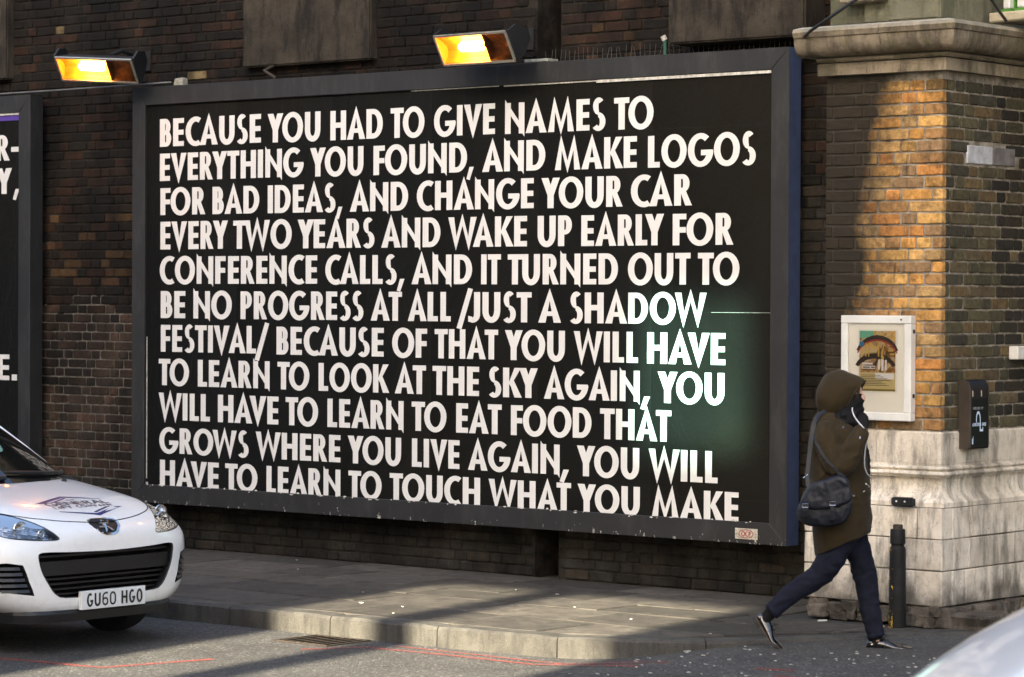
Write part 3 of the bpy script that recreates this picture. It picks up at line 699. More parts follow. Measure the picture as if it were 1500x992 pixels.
# pale strips where the sheet has lifted
M_PALE = simple('bare_white_edge', (.55, .53, .48), .8, var=.35, scale=40)
b = MB(); b.box(2.85, 3.7, -.008, -.002, 3.552, 3.558); b.box(3.75, 5.0, -.010, -.002, 3.548, 3.558); b.box(4.6, 6.09, -.014, -.002, 3.538, 3.558); b.build('edge_strip', M_PALE, big)
b = MB(); b.box(5.60, 6.09, -.0042, -.0015, 1.926, 1.9285); b.box(.012, .018, -.006, -.002, .56, 1.7); b.box(.010, .030, -.008, -.002, .515, .53); b.build('paper_seam', M_PALE, big)
rg = random.Random(5); b = MB()
for i in range(60):
    x = rg.uniform(.02, 6.05); z = .511+rg.uniform(-.012, .006); w = rg.uniform(.006, .045)*(2 if rg.random() < .15 else 1); h = rg.uniform(.002, .009); yy = -.0245-rg.uniform(0, .006)
    b.add([(x, yy, z), (x+w*.6, yy-.003, z-h*.6), (x+w, yy, z+h*.2), (x+w*.7, yy-.001, z+h), (x+w*.2, yy, z+h*.8)], [(0, 1, 2, 3, 4)])
tp = b.build('torn_paper', M_PALE, big); tp['kind'] = 'stuff'
# bird spikes along the top rail
def spikes(x0, x1, parent, name='bird_spikes'):
    b = MB(); x = x0; rg = random.Random(int(x0*10)); zt = Z1+FW
    b.box(x0, x1, .04, .06, zt+.0005, zt+.004)
    while x < x1:
        l = rg.uniform(-.014, .014); b.tube([(x, .05, zt+.003), (x+l, .05+rg.uniform(-.02, .02), zt+rg.uniform(.075, .10))], .0016, 4); x += .042
    b.build(name, M_SPIKE, parent)
M_SPIKE = simple('spike_wire', (.10, .095, .085), .6, .3)
spikes(4.1, 6.2, big)
# small enamel plate on the lower rail
M_ENAM = simple('old_enamel_plate', (.50, .47, .38), .5, var=.35, scale=60); M_REDI = simple('faded_red_print', (.32, .045, .04), .5, var=.3, scale=80)
b = MB(); b.box(5.825, 6.010, -.028, -.0225, .395, .468, c=.002); pl = b.build('name_plate', M_ENAM, big)
v, f = flat_text([(0, j, [(5.9175+x, .4315+z) for x, z in q]) for j, q in enumerate(
    [_q for _q in ([(x*.062+0, z*.030) for x, z in p] for p in _arc(0, 0, 1.0, 1.0, 0, 360, .12, .17))])], -.0285, .00004); mesh('ring_mark', v, f, M_REDI, pl)
v, f = flat_text(layout('OCP', 5.878, 5.957, .4145, .034), -.0288, .00005); mesh('plate_lettering', v, f, M_REDI, pl)
for x in (5.834, 6.000):
    b = MB(); b.tube([(x, -.0275, .431), (x, -.0300, .431)], .003, 8); b.build('screw', M_BLACKMET, pl)

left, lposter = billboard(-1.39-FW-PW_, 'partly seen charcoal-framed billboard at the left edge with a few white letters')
for w, x1, zb in (('R-', -1.553, 3.165), ('Y,', -1.54, 2.885), ('E.', -1.560, 1.315)):
    put_letters(lposter, layout(w, x1-(.30 if w != 'E.' else .27), x1, zb, .216), -.0030)
b = MB(); b.box(-3.0, -1.54, -.016, -.002, 3.545, 3.559); b.build('edge_strip', M_PALE, left)
b = MB(); b.box(-3.0, -1.54, -.006, -.002, 3.500, 3.540); b.build('purple_strip', simple('purple_print', (.10, .05, .32), .5), left)
b = MB(); b.box(-1.542, -1.537, -.008, -.002, 1.9, 3.4); b.build('paper_seam', M_PALE, left)

# ------------------------------------------------------------------ floodlights
M_LHOUS = simple('grey_floodlight_housing', (.022, .022, .023), .5, .2, bump=.2)
M_REFL = simple('floodlight_reflector', (.55, .27, .06), .45, .1, var=.05)
M_REFD = simple('floodlight_dark_chamber', (.30, .16, .06), .5, var=.4, scale=30)
M_TRIM = simple('floodlight_trim', (.50, .46, .38), .35, .6, var=.2, scale=50)
def emis(name, col, st):
    m = bpy.data.materials.new(name); m.use_nodes = True; t = m.node_tree; t.nodes.clear()
    e = t.nodes.new('ShaderNodeEmission'); e.inputs[0].default_value = (*col, 1); e.inputs[1].default_value = st
    o = t.nodes.new('ShaderNodeOutputMaterial'); t.links.new(e.outputs[0], o.inputs[0]); return m
M_BULB = emis('sodium_lamp_glow', (1.0, .38, .06), 22.0)
def thin_glass(name, tint, refl=.08, rough=.02):
    m = bpy.data.materials.new(name); m.use_nodes = True; t = m.node_tree; t.nodes.clear()
    tr = t.nodes.new('ShaderNodeBsdfTransparent'); tr.inputs[0].default_value = (*tint, 1)
    gl = t.nodes.new('ShaderNodeBsdfGlossy'); gl.inputs['Roughness'].default_value = rough
    fr = t.nodes.new('ShaderNodeFresnel'); fr.inputs[0].default_value = 1.5
    mx = t.nodes.new('ShaderNodeMixShader'); o = t.nodes.new('ShaderNodeOutputMaterial')
    t.links.new(fr.outputs[0], mx.inputs[0]); t.links.new(tr.outputs[0], mx.inputs[1]); t.links.new(gl.outputs[0], mx.inputs[2]); t.links.new(mx.outputs[0], o.inputs[0]); return m
M_LGLASS = thin_glass('floodlight_glass', (.95, .93, .88))
def floodlight(loc, rz, roll, label, lean=24):
    """local: x along the box, -y out of the glass, z up; tilted forward so the glass looks down"""
    t = tag(empty('floodlight', loc), label, 'floodlight', 'lit floodlights above the big billboard'); 
    tilt = Matrix.Rotation(R(rz), 4, 'Z') @ Matrix.Rotation(R(roll), 4, 'Y') @ Matrix.Rotation(R(lean), 4, 'X')
    def put(m_, name, mat, par=None):
        m_.v = [tuple(tilt @ Vector(p)) for p in m_.v] if par is not None or True else m_.v
        return m_.build(name, mat, par or t)
    w, h = .335, .115
    cap_prof = [(-.0, -h), (.085, -h*.96), (.20, -h*.35), (.20, h*.35), (.10, h), (-.0, h)]
    # housing: hexagonal shell open at the glass
    prof = [(-.0, -h), (.085, -h*.92), (.19, -h*.55), (.19, -h*.05), (.11, h*.42), (-.0, h)]
    m_ = MB(); out = [[(sx*w, y, z) for y, z in prof] for sx in (-1, 1)]
    m_.rings(out, cap=True); m_.f = [q for q in m_.f if not set(q) == {0, 5, 6, 11}]; m_.m = [0]*len(m_.f)
    hs = put(m_, 'housing', M_LHOUS); fix_normals(hs)
    md = hs.modifiers.new('s', 'SOLIDIFY'); md.thickness = .006; md.offset = 1
    m_ = MB(); m_.rings([[(sx*w*1.02, y*1.02+.004, z*1.04) for y, z in cap_prof] for sx in (.99, 1.035)]); put(m_, 'end_cap', M_LHOUS)
    m_ = MB(); m_.rings([[(sx*w*1.02, y*1.02+.004, z*1.04) for y, z in cap_prof] for sx in (-1.035, -.99)]); put(m_, 'end_cap', M_LHOUS)
    # reflector trough in two chambers
    dv = .10
    m_ = MB(); pr = [(.004, -h+.012), (.045, -.085), (.080, -.04), (.080, .0), (.045, .055), (.004, h-.012)]
    m_.rings([[(x, y, z) for y, z in pr] for x in (-w+.01, dv)], cap=False, closed=False); m_.add([(-w+.01, y, z) for y, z in pr], [tuple(range(6))]); put(m_, 'reflector', M_REFL)
    m_ = MB(); m_.rings([[(x, y, z) for y, z in pr] for x in (dv+.012, w-.01)], cap=False, closed=False); m_.add([(w-.01, y, z) for y, z in pr], [tuple(range(6))]); m_.add([(dv+.012, y, z) for y, z in pr], [tuple(range(6))]); m_.add([(dv, y, z) for y, z in pr], [tuple(range(6))]); put(m_, 'gear_chamber', M_REFD)
    m_ = MB(); m_.tube([(-.17, .040, 0), (-.15, .040, 0), (.04, .040, 0), (.065, .040, 0)], [.018, .036, .036, .018], 14); put(m_, 'lamp_bulb', M_BULB)
    m_ = MB(); m_.tube([(.065, .040, 0), (.098, .040, 0)], .018, 10); put(m_, 'lamp_socket', M_PALE)
    m_ = MB()
    for a in ((-w, w, -h-.006, -h+.010), (-w, w, h-.010, h+.006)): m_.box(a[0], a[1], -.012, .002, a[2], a[3])
    for a in ((-w-.004, -w+.012), (w-.012, w+.004)): m_.box(a[0], a[1], -.011, .001, -h+.0101, h-.0101)
    put(m_, 'glass_frame', M_TRIM)
    m_ = MB(); m_.add([(-w+.012, -.004, -h+.01), (w-.012, -.004, -h+.01), (w-.012, -.004, h-.01), (-w+.012, -.004, h-.01)], [(0, 1, 2, 3)]); put(m_, 'glass_pane', M_LGLASS)
    # stirrup and wall arm stay unrotated
    m_ = MB(); L = Vector(loc); a = tilt @ Vector((.05, .19, .0)); m_.tube([a, a+Vector((0, .12, .05)), Vector((a.x, .24-L.y, .10))], .018, 8); m_.build('wall_arm', M_BLACKMET, t)
    m_ = MB(); m_.box(a.x-.06, a.x+.06, .165-L.y, .185-L.y, .02, .18, c=.003); m_.build('wall_plate', M_BLACKMET, t)
    return t
floodlight((3.77, -.36, 3.80), 0, 0, 'lit orange floodlight above the middle of the big billboard', 30)
floodlight((-.20, -.36, 3.835), 22, 3, 'lit orange floodlight over the gap between the two billboards', 42)
# feed cable running along the top of both boards
def cable(pts, r, name, label, mat, n=6, cat='cable'):
    m_ = MB(); m_.tube(pts, r, n); return tag(m_.build(name, mat, None, True), label, cat)
def catenary(a, b, sag, n=14): a, b = Vector(a), Vector(b); return [a.lerp(b, i/n)-Vector((0, 0, sag*4*(i/n)*(1-i/n))) for i in range(n+1)]
cable(catenary((-4, -.02, 3.742), (.3, -.02, 3.735), .01), .006, 'feed_cable', 'thin grey cable running from the left billboard top to the left floodlight', simple('grey_cable', (.16, .16, .16), .5))
M_CABLE = simple('black_cable', (.012, .012, .012), .45)
cable([(6.75, -.05, 3.62), (6.85, -.80, 3.655), (7.02, -.93, 3.70), (7.3, -.90, 3.86), (7.62, -.86, 4.03), (7.9, -.82, 4.2)], .011, 'slack_cable', 'black slack cable climbing from the mossy cornice towards the frieze', M_CABLE)
cable(catenary((7.98, -.62, 4.10), (7.99, -.19, 3.762), .02), .010, 'slack_cable', 'black cable dropping past the white bridge parapet on the right', M_CABLE)
# green pipe stub between board top and padstone, tin box beside it
p_ = tag(empty('pipe_stub', (5.17, .03, 3.70)), 'short green pipe stub with pale cap beside the stone pad', 'pipe')
m_ = MB(); m_.tube([(0, 0, 0), (0, 0, .11)], .013, 10); m_.build('pipe', simple('green_pipe', (.02, .09, .06), .5), p_)
m_ = MB(); m_.tube([(0, 0, .1105), (-.012, -.01, .14)], .020, 10); m_.build('cap', M_PALE, p_)
m_ = MB(); m_.box(-.22, .0, 0, .12, 3.712, 3.735, c=.004); o = m_.build('ledge_tile', simple('pale_tile', (.28, .28, .24), .7, var=.4, scale=30)); o.location = (4.15, 0, 0); tag(o, 'small pale tile fragment lying on top of the billboard rail', 'tile')
m_ = MB(); m_.box(-.05, .05, 0, .06, 3.712, 3.77, c=.006, jit=.006); o = m_.build('rubble_scrap', simple('pale_mortar_lump', (.25, .24, .20), .9, var=.4, scale=30)); o.location = (.33, .03, 0); tag(o, 'pale lump of mortar on the left end of the billboard rail', 'rubble')
# bent strut above the board
m_ = MB(); m_.tube([(1.28, .17, 3.84), (1.32, .0, 3.78), (1.45, -.005, 3.715)], .012, 8); tag(m_.build('bent_bracket', M_IRON), 'rusty bent bracket under the left stone pad above the billboard', 'bracket')

# ------------------------------------------------------------------ notice case on the pier
nb = tag(empty('notice_case', (0, 0, 0)), 'silver framed notice case with a small colour poster on the brick pier', 'notice case')
x0, x1, z0, z1, yf = 7.125, 7.640, 1.262, 1.918, -.725
def bar(a, b, c_, d, y0=yf, y1=-.664, mat=M_SILVER, name='case_rail'):
    m_ = MB(); m_.box(a, b, y0, y1, c_, d, c=.004); return m_.build(name, mat, nb)
t_ = .050
bar(x0, x1, z1-t_, z1); bar(x0, x1, z0, z0+t_); bar(x0, x0+t_, z0+t_+.0005, z1-t_-.0005, yf+.001); bar(x1-t_, x1, z0+t_+.0005, z1-t_-.0005, yf+.001)
M_MOUNT = simple('white_mount_card', (.88, .87, .84), .7, var=.03)
m_ = MB(); m_.box(x0+t_-.002, x1-t_+.002, -.705, -.668, z0+t_-.002, z1-t_+.002); m_.build('mount_card', M_MOUNT, nb)
def poster_art():
    n = N('printed_colour_poster'); tc = n.n('ShaderNodeTexCoord'); g = tc.outputs['Generated']; s_ = n.n('ShaderNodeSeparateXYZ'); n.l(g, s_.inputs[0]); x, z = s_.outputs[0], s_.outputs[2]
    w = n.noise(3.2, 3, .6, vec=g, dist=1.5)
    c = n.ramp(w, [(.30, (.03, .02, .015)), (.42, (.28, .13, .03)), (.5, (.52, .44, .30)), (.58, (.60, .36, .05)), (.66, (.22, .20, .18)), (.75, (.45, .08, .03))])
    lo = n.math('LESS_THAN', z, .31); c = n.mix(lo, c, (.55, .46, .24))
    hd = n.math('MULTIPLY', n.math('GREATER_THAN', z, .88), n.math('LESS_THAN', x, .4)); c = n.mix(hd, c, (.15, .42, .32))
    ed = n.math('LESS_THAN', z, .035); c = n.mix(ed, c, (.22, .15, .03))
    return n.out(c, .45)
M_ART = poster_art()
ax0, ax1, az0, az1 = 7.256, 7.520, 1.445, 1.822
m_ = MB(); m_.box(ax0-.012, ax1+.012, -.7085, -.7055, az0-.012, az1+.012); m_.build('poster_border', simple('white_border', (.8, .8, .78), .6, var=.03), nb)
m_ = MB(); m_.box(ax0, ax1, -.711, -.709, az0, az1); art = m_.build('printed_poster', M_ART, nb)
M_GOLD = simple('gold_print', (.55, .38, .08), .5); M_DKB = simple('dark_brown_print', (.035, .022, .018), .5); M_CREAM = simple('cream_print', (.60, .55, .38), .5); M_WP = simple('white_ink', (.75, .75, .78), .5, var=.02); M_BLU = simple('blue_print', (.04, .20, .42), .5)
def art_shapes(polys, mat, y, name='print_shape'):
    v, f = flat_text([(0, j % 15, [(ax0+a*(ax1-ax0), az0+b_*(az1-az0)) for a, b_ in q]) for j, q in enumerate(polys)], y, .00003); return mesh(name, v, f, mat, art)
def arch(cx, cy, rx, ry, th, a0=20, a1=160): return [[(a*1, b_*1) for a, b_ in q] for q in _arc(cx, cy, rx, ry, a0, a1, th, th)]
art_shapes(arch(.5, .55, .62, .38, .07) + arch(.45, .33, .60, .30, .09), M_DKB, -.7115)
art_shapes(arch(.5, .52, .60, .34, .03), M_REDI, -.7122)
art_shapes([_rect(.17, .57, .20, .80), _rect(.25, .57, .28, .80), _rect(.52, .57, .56, .80), [(.60, .57), (.63, .57), (.72, .80), (.68, .80)], _rect(.85, .60, .98, .63), _rect(.8, .66, .95, .69)], M_GOLD, -.7128)
art_shapes([_rect(0, .74, .13, .82)], M_BLU, -.7126)
art_shapes([_rect(.53, .36, .58, .52), _rect(.62, .34, .68, .54), _rect(.72, .35, .77, .52), _rect(.08, .44, .38, .47), _rect(.08, .37, .45, .42), _rect(.45, .2, .97, .30)], M_WP, -.7130)
art_shapes([[(.61, .56), (.65, .61), (.70, .56), (.65, .52)]], M_GOLD, -.7134)
art_shapes([_rect(.10, .385, .30, .405), _rect(.33, .385, .44, .405)] + [_rect(.06, .26-.028*i, .60+.32*((i*37 % 7)/7), .268-.028*i) for i in range(7)], M_DKB, -.7136, 'small_print')
m_ = MB(); m_.add([(x0+t_-.004, -.7155, z0+t_-.004), (x1-t_+.004, -.7155, z0+t_-.004), (x1-t_+.004, -.7155, z1-t_+.004), (x0+t_-.004, -.7155, z1-t_+.004)], [(0, 1, 2, 3)]); m_.build('glass_pane', thin_glass('case_glass', (1, 1, 1)), nb)
for (x, z) in ((x1-.07, z1-.025), (x0+.03, z0+.025), (x0+.17, z0+.022)):
    m_ = MB(); m_.tube([(x, yf+.002, z), (x, yf-.004, z)], .006, 8); m_.build('lock', M_BLACKMET, nb)
for z in (1.82, 1.42):
    m_ = MB(); m_.box(x1-.002, x1+.004, -.70, -.68, z-.012, z+.012); m_.build('hinge', M_BLACKMET, nb)

# ------------------------------------------------------------------ ash bin on the return face
ab = tag(empty('ash_bin', (PX+.006, -.345, 1.09)), 'dark wall-mounted cigarette bin with a white logo, right of the pier corner', 'ash bin')
M_BIN = simple('bronze_grey_metal', (.075, .060, .048), .45, .5, var=.15, scale=10); M_BINB = simple('black_gloss_bin', (.008, .008, .009), .5, var=.1, Specular_IOR_Level=.25)
def binprof(y, d):   # XZ outline with rounded top front
    pts = [(0, 0), (d-.012, 0), (d, .012)] + [(d-.07+.07*math.cos(R(a)), .43-.07+.07*math.sin(R(a))) for a in range(0, 91, 15)] + [(0, .43)]
    return [(a, y, b_) for a, b_ in pts]
m_ = MB(); m_.rings([binprof(-.19, .125), binprof(-.168, .135)]); o = m_.build('side_panel', M_BIN, ab); fix_normals(o); autosmooth(o)
m_ = MB(); m_.rings([binprof(.178, .135), binprof(.2, .125)]); o = m_.build('side_panel', M_BIN, ab); fix_normals(o); autosmooth(o)
m_ = MB(); m_.rings([binprof(-.1675, .128), binprof(.1775, .128)]); o = m_.build('bin_body', M_BINB, ab); fix_normals(o); autosmooth(o)
m_ = MB(); m_.box(.126, .1295, -.15, .16, .02, .315, c=.001); pnl = m_.build('advert_panel', simple('black_green_panel', (.004, .008, .007), .5, Specular_IOR_Level=.15), ab)
for i in range(7):
    m_ = MB(); m_.box(.120, .131, -.135+i*.042, -.118+i*.042, .325, .365, c=.002); m_.build('stub_slot', M_BLACKMET if i not in (0, 4) else M_CHROME, ab)
def on_face(polys, x, mat, name, parent):   # sheet facing +X from (u,z) polygons
    v = []; f = []
    for i, j, p in polys:
        a = sum(p[k][0]*p[(k+1) % len(p)][1]-p[(k+1) % len(p)][0]*p[k][1] for k in range(len(p)))
        if a < 0: p = p[::-1]
        b_ = len(v); v += [(x+.00004*((i % 3)*12+min(j, 11)), u, z) for u, z in p]; f.append(tuple(range(b_, b_+len(p))))
    return mesh(name, v, f, mat, parent)
M_DIM = simple('grey_ink', (.25, .26, .27), .5); M_ICE = simple('pale_blue_ink', (.55, .68, .85), .5, var=.03)
on_face(layout('SPONSORED', -.125, .02, .245, .016) + layout('BY', .04, .075, .245, .016), .1300, M_DIM, 'sponsor_text', pnl)
on_face(layout('ADDICTION', -.135, .03, .142, .020) + layout('FREE', .055, .135, .142, .020), .1300, M_ICE, 'logo_text', pnl)
on_face([(0, i, [(a*.045-.02, b_*.05+.185) for a, b_ in q]) for i, q in enumerate(_arc(0, 0, 1, 1, -10, 190, .34, .34))] + [(1, 0, _rect(-.065, .165, -.050, .186)), (1, 1, _rect(.010, .13, .025, .186)), (1, 2, _rect(.010, .108, .026, .141)), (1, 3, _rect(.0265, .108, .075, .122)), (1, 4, _rect(.0612, .1221, .075, .135))], .1302, M_ICE, 'logo_mark', pnl)
on_face([(0, 0, _rect(-.15+.01, .03, -.15+.035, .065)), (0, 1, [(-.125, .0655), (-.115, .0655), (-.113, .085)])], .1302, M_ICE, 'logo_mark', pnl)
ab.scale = (.62, .62, 1.0)
# white junction box by the door
jb = tag(empty('junction_box', (PX+.004, .24, 1.64)), 'small white junction box on the wall beside the dark green doorway', 'junction box')
m_ = MB(); m_.box(0, .07, -.09, .09, 0, .085, c=.006); m_.build('box_body', simple('white_plastic', (.62, .61, .57), .6, var=.12, scale=20), jb)
m_ = MB(); m_.tube([(.07, .03, .045), (.074, .03, .045)], .018, 10); m_.build('knockout', simple('grey_knockout', (.2, .19, .17), .6), jb)
# small black keybox on the plinth
kb = tag(empty('wall_bracket', (7.56, YP-.003, .740)), 'small black metal bracket box fixed to the stone plinth above the bollard', 'bracket')
m_ = MB(); m_.box(0, .125, -.05, 0, 0, .055, c=.004); m_.build('bracket_body', M_BLACKMET, kb)
m_ = MB(); m_.box(-.012, .0, -.045, -.005, .005, .050, c=.002); m_.box(.125, .140, -.045, -.005, .003, .048, c=.002); m_.build('end_plate', M_BLACKMET, kb)
for x in (.03, .09):
    m_ = MB(); m_.tube([(x, -.05, .03), (x, -.054, .03)], .006, 8); m_.build('bolt', M_SILVER, kb)
# ------------------------------------------------------------------ bollard
bo = tag(empty('bollard', (7.665, -.90, 0)), 'short black iron bollard with chipped yellow paint at its foot by the stone plinth', 'bollard')
def bollard_mat():
    n = N('chipped_black_over_yellow'); x, y, z = n.sep()[:3]
    c = n.ramp(n.noise(12, 5), [(.3, (.007, .007, .007)), (.7, (.016, .016, .0155))])
    zone = n.ramp(z, [(0.0, .80), (.10, .76), (.15, .64), (.5, .60), (.62, .5)]); side = n.math('LESS_THAN', n.math('SUBTRACT', x, n.math('MULTIPLY', y, -.0)), 7.665)
    chip = n.math('GREATER_THAN', n.math('MULTIPLY', n.noise(30, 4, .6, stretch=(1, 1, .7)), zone), .395)
    chip = n.math('MULTIPLY', chip, side)
    c = n.mix(chip, c, n.ramp(n.noise(90, 3), [(.4, (.12, .07, .02)), (.6, (.52, .33, .02))]))
    return n.out(c, .6, bump=n.math('ADD', n.noise(70, 4), n.math('MULTIPLY', chip, -.6)), bs=.4, bd=.004, Specular_IOR_Level=.2)
MBO = bollard_mat()
def lathe(prof, n_=24): 
    m_ = MB(); m_.rings([[(r_*math.cos(2*math.pi*k/n_), r_*math.sin(2*math.pi*k/n_), z) for k in range(n_)] for r_, z in prof]); return m_
for nm, pr in (('post', [(.053, -.01), (.053, .02), (.050, .48), (.046, .495), (.042, .50)]), ('collar', [(.040, .5), (.040, .512), (.047, .52), (.046, .60), (.042, .608)]), ('cap', [(.030, .6081), (.030, .632), (.026, .636)])):
    o = lathe(pr).build(nm, MBO if nm != 'cap' else M_IRON, bo); autosmooth(o)

# ------------------------------------------------------------------ dark doorway and bridge over the side street
M_DOOR = simple('dark_green_gloss', (.006, .018, .014), .35, var=.2)
dw = tag(empty('doorway', (0, 0, 0)), 'dark green doorway frame at the right edge beyond the pier', 'doorway')
m_ = MB(); m_.box(7.70, PX+.05, .375, .50, -.02, 3.40, c=.006); m_.build('door_frame', M_DOOR, dw)
m_ = MB(); m_.box(7.70, PX+.02, .503, 1.6, -.02, 3.30, c=.006); m_.build('door_panel', M_DOOR, dw)
br = tag(empty('bridge_parapet', (0, 0, 0)), 'cream ribbed bridge parapet with green-edged balusters at the top right corner', 'bridge')
M_CREAMST = simple('cream_painted_stone', (.42, .37, .27), .8, var=.2, scale=8, bump=.3); M_GRN = simple('bright_green_trim', (.07, .22, .03), .6); M_WHB = simple('white_baluster', (.55, .55, .54), .6, var=.1)
ang = R(-12); bx, by = 7.83, -.135; rot = Matrix.Translation((bx, by, 0)) @ Matrix.Rotation(ang, 4, 'Z')
def bput(m_, name, mat): m_.v = [tuple(rot @ Vector(p)) for p in m_.v]; return m_.build(name, mat, br)
m_ = MB(); m_.box(0, 6, 0, .45, 3.765, 3.825, c=.008); bput(m_, 'sill_beam', M_CREAMST)
m_ = MB(); m_.box(0, 6, .32, .42, 3.826, 4.9); bput(m_, 'back_wall', M_CREAMST)
for i in range(26):
    m_ = MB(); xx = .10+i*.115; m_.box(xx, xx+.055, .02, .10, 3.843, 4.8, c=.008); bput(m_, 'baluster', M_WHB)
    m_ = MB(); m_.box(xx-.012, xx+.070, .015, .13, 3.8255, 3.8425); m_.box(xx+.056, xx+.066, .06, .12, 3.843, 4.8); bput(m_, 'baluster_foot', M_GRN)
m_ = MB(); m_.box(-.0, 6, .46, 7, 3.70, 3.95); m_.box(6.001, 11, 0, 7, 3.70, 4.9); bput(m_, 'bridge_deck', simple('dark_bridge_soffit', (.02, .018, .016), .9))

# ------------------------------------------------------------------ litter
lit = MB(); rg = random.Random(9)
for i in range(130):
    if i < 14: x, y = rg.uniform(.5, 7.6), rg.uniform(-2.5, .1)
    elif i < 130: x, y = rg.uniform(7.0, 9.3), rg.uniform(-3.4, -1.9)
    else: x, y = rg.uniform(7.4, 8.3), rg.uniform(-1.25, -.9)
    if y > -.9 and x > 6.8: continue
    onp = (y > -2.55 and x < 7.1) or (y > -1.3 and x < 7.7); z = .006 if onp else road_z(x, y)+.004
    r_ = rg.uniform(.003, .009)*(1.8 if rg.random() < .1 else 1); a = rg.random()*6.28; n_ = 5
    P_ = [(x+r_*(1+rg.uniform(-.4, .4))*math.cos(a+k*6.28/n_)*1.5, y+r_*math.sin(a+k*6.28/n_), z+rg.uniform(0, .003)) for k in range(n_)]
    lit.add(P_+[(p[0], p[1], p[2]-.004) for p in P_], [tuple(range(n_))]+[(k, k+n_, (k+1) % n_+n_, (k+1) % n_) for k in range(n_)])
o = lit.build('litter_specks', simple('pale_grit', (.42, .40, .36), .8, var=.4, scale=20)); tag(o, kind='stuff')
for (x, y, z, a, col, lab) in ((7.60, -1.0, .012, .4, (.62, .42, .25), 'cigarette end with orange filter lying near the foot of the bollard'), (7.15, -.95, .01, 1.0, (.65, .63, .58), 'white paper scrap on the slabs left of the bollard')):
    m_ = MB(); m_.tube([(-.03, 0, 0), (.03, 0, 0)], .006, 8); o = m_.build('litter_scrap', simple('scrap', col, .8)); o.location = (x, y, z); o.rotation_euler = (0, 0, a); tag(o, lab, 'litter')

# ------------------------------------------------------------------ unseen wall added opposite, its openings cut to shape the low sun
def opposite():
    Y = -20.5; k = SUN_DX; tz = math.tan(R(SUN_EL))*math.sqrt(1+k*k)
    D = lambda y: y-Y                                        # distance back along -Y
    back = lambda x, y, z: (x+k*D(y), z+tz*D(y))
    # pavement light: from kerb and road up to near the wall
    g0 = back(4.0, -.40, 0)[1]; g1 = back(4.0, -6.8, -.13)[1]
    xl = 4.0+k*D(-2); xr = 6.62+k*D(-2)
    p0 = back(4.86, 0, .90); p1 = back(6.06, 0, 2.22)
    holes = [('a', xl, xr, g1, g0), ('b', p0[0], p1[0], p0[1], p1[1])]
    return Y, holes
OY, HOLES = opposite()
M_OPP = simple('brown_shaping_wall', (.19, .135, .09), .9, var=.2, scale=.5, bump=.3)
def wall_with_holes(x0, x1, z0, z1, holes, y0, y1, name, mat):
    xs_ = sorted({x0, x1, *[h[1] for h in holes], *[h[2] for h in holes]}); zs_ = sorted({z0, z1, *[h[3] for h in holes], *[h[4] for h in holes]})
    m_ = MB()
    for a, b_ in zip(xs_, xs_[1:]):
        for c_, d in zip(zs_, zs_[1:]):
            mx, mz = (a+b_)/2, (c_+d)/2
            if any(h[1] < mx < h[2] and h[3] < mz < h[4] for h in holes): continue
            m_.box(a, b_, y0, y1, c_, d)
    o = m_.build(name, mat); bm = bmesh.new(); bm.from_mesh(o.data); bmesh.ops.remove_doubles(bm, verts=bm.verts, dist=.0005)
    dup = {}
    for f_ in bm.faces: dup.setdefault(tuple(sorted(v_.index for v_ in f_.verts)), []).append(f_)
    bmesh.ops.delete(bm, geom=[f_ for fs_ in dup.values() if len(fs_) > 1 for f_ in fs_], context='FACES'); bm.to_mesh(o.data); bm.free(); return o
opp = wall_with_holes(-90, 17, -.13, 15.5, HOLES, OY-.25, OY, 'sun_shaping_wall', M_OPP); tag(opp, kind='structure')
hb = HOLES[1]
def patch_filter():
    m = bpy.data.materials.new('green_patch_filter'); m.use_nodes = True; t = m.node_tree; t.nodes.clear(); L = t.links.new
    tc = t.nodes.new('ShaderNodeTexCoord'); sp = t.nodes.new('ShaderNodeSeparateXYZ'); L(tc.outputs['Generated'], sp.inputs[0]); facs = []
    for k in (0, 2):
        a = t.nodes.new('ShaderNodeMath'); a.operation = 'PINGPONG'; a.inputs[1].default_value = .5; L(sp.outputs[k], a.inputs[0])
        r = t.nodes.new('ShaderNodeMapRange'); r.interpolation_type = 'SMOOTHSTEP'; r.inputs[1].default_value = .0; r.inputs[2].default_value = .26; L(a.outputs[0], r.inputs[0]); facs.append(r.outputs[0])
    nz = t.nodes.new('ShaderNodeTexNoise'); nz.inputs['Scale'].default_value = 2.2; nz.inputs['Detail'].default_value = 2; L(tc.outputs['Generated'], nz.inputs[0])
    mu = t.nodes.new('ShaderNodeMath'); mu.operation = 'MULTIPLY'; L(facs[0], mu.inputs[0]); L(facs[1], mu.inputs[1])
    m2 = t.nodes.new('ShaderNodeMath'); m2.operation = 'MULTIPLY'; L(mu.outputs[0], m2.inputs[0])
    mr = t.nodes.new('ShaderNodeMapRange'); mr.inputs[1].default_value = .3; mr.inputs[2].default_value = .65; mr.inputs[3].default_value = .65; mr.inputs[4].default_value = 1.0; L(nz.outputs['Fac'], mr.inputs[0]); L(mr.outputs[0], m2.inputs[1])
    mx = t.nodes.new('ShaderNodeMix'); mx.data_type = 'RGBA'; mx.inputs[6].default_value = (0, 0, 0, 1); mx.inputs[7].default_value = (.42, .96, 1.0, 1); L(m2.outputs[0], mx.inputs[0])
    tr = t.nodes.new('ShaderNodeBsdfTransparent'); L(mx.outputs[2], tr.inputs[0]); o = t.nodes.new('ShaderNodeOutputMaterial'); L(tr.outputs[0], o.inputs[0]); return m
m_ = MB(); m_.box(hb[1]-.01, hb[2]+.01, OY-.135, OY-.130, hb[3]-.01, hb[4]+.01); m_.f = [m_.f[2]]; m_.m = [0]; o = m_.build('sun_patch_filter', patch_filter(), opp)  # added filter that tints and softens the sun patch on the billboard
ha = HOLES[0]; tz = math.tan(R(SUN_EL))
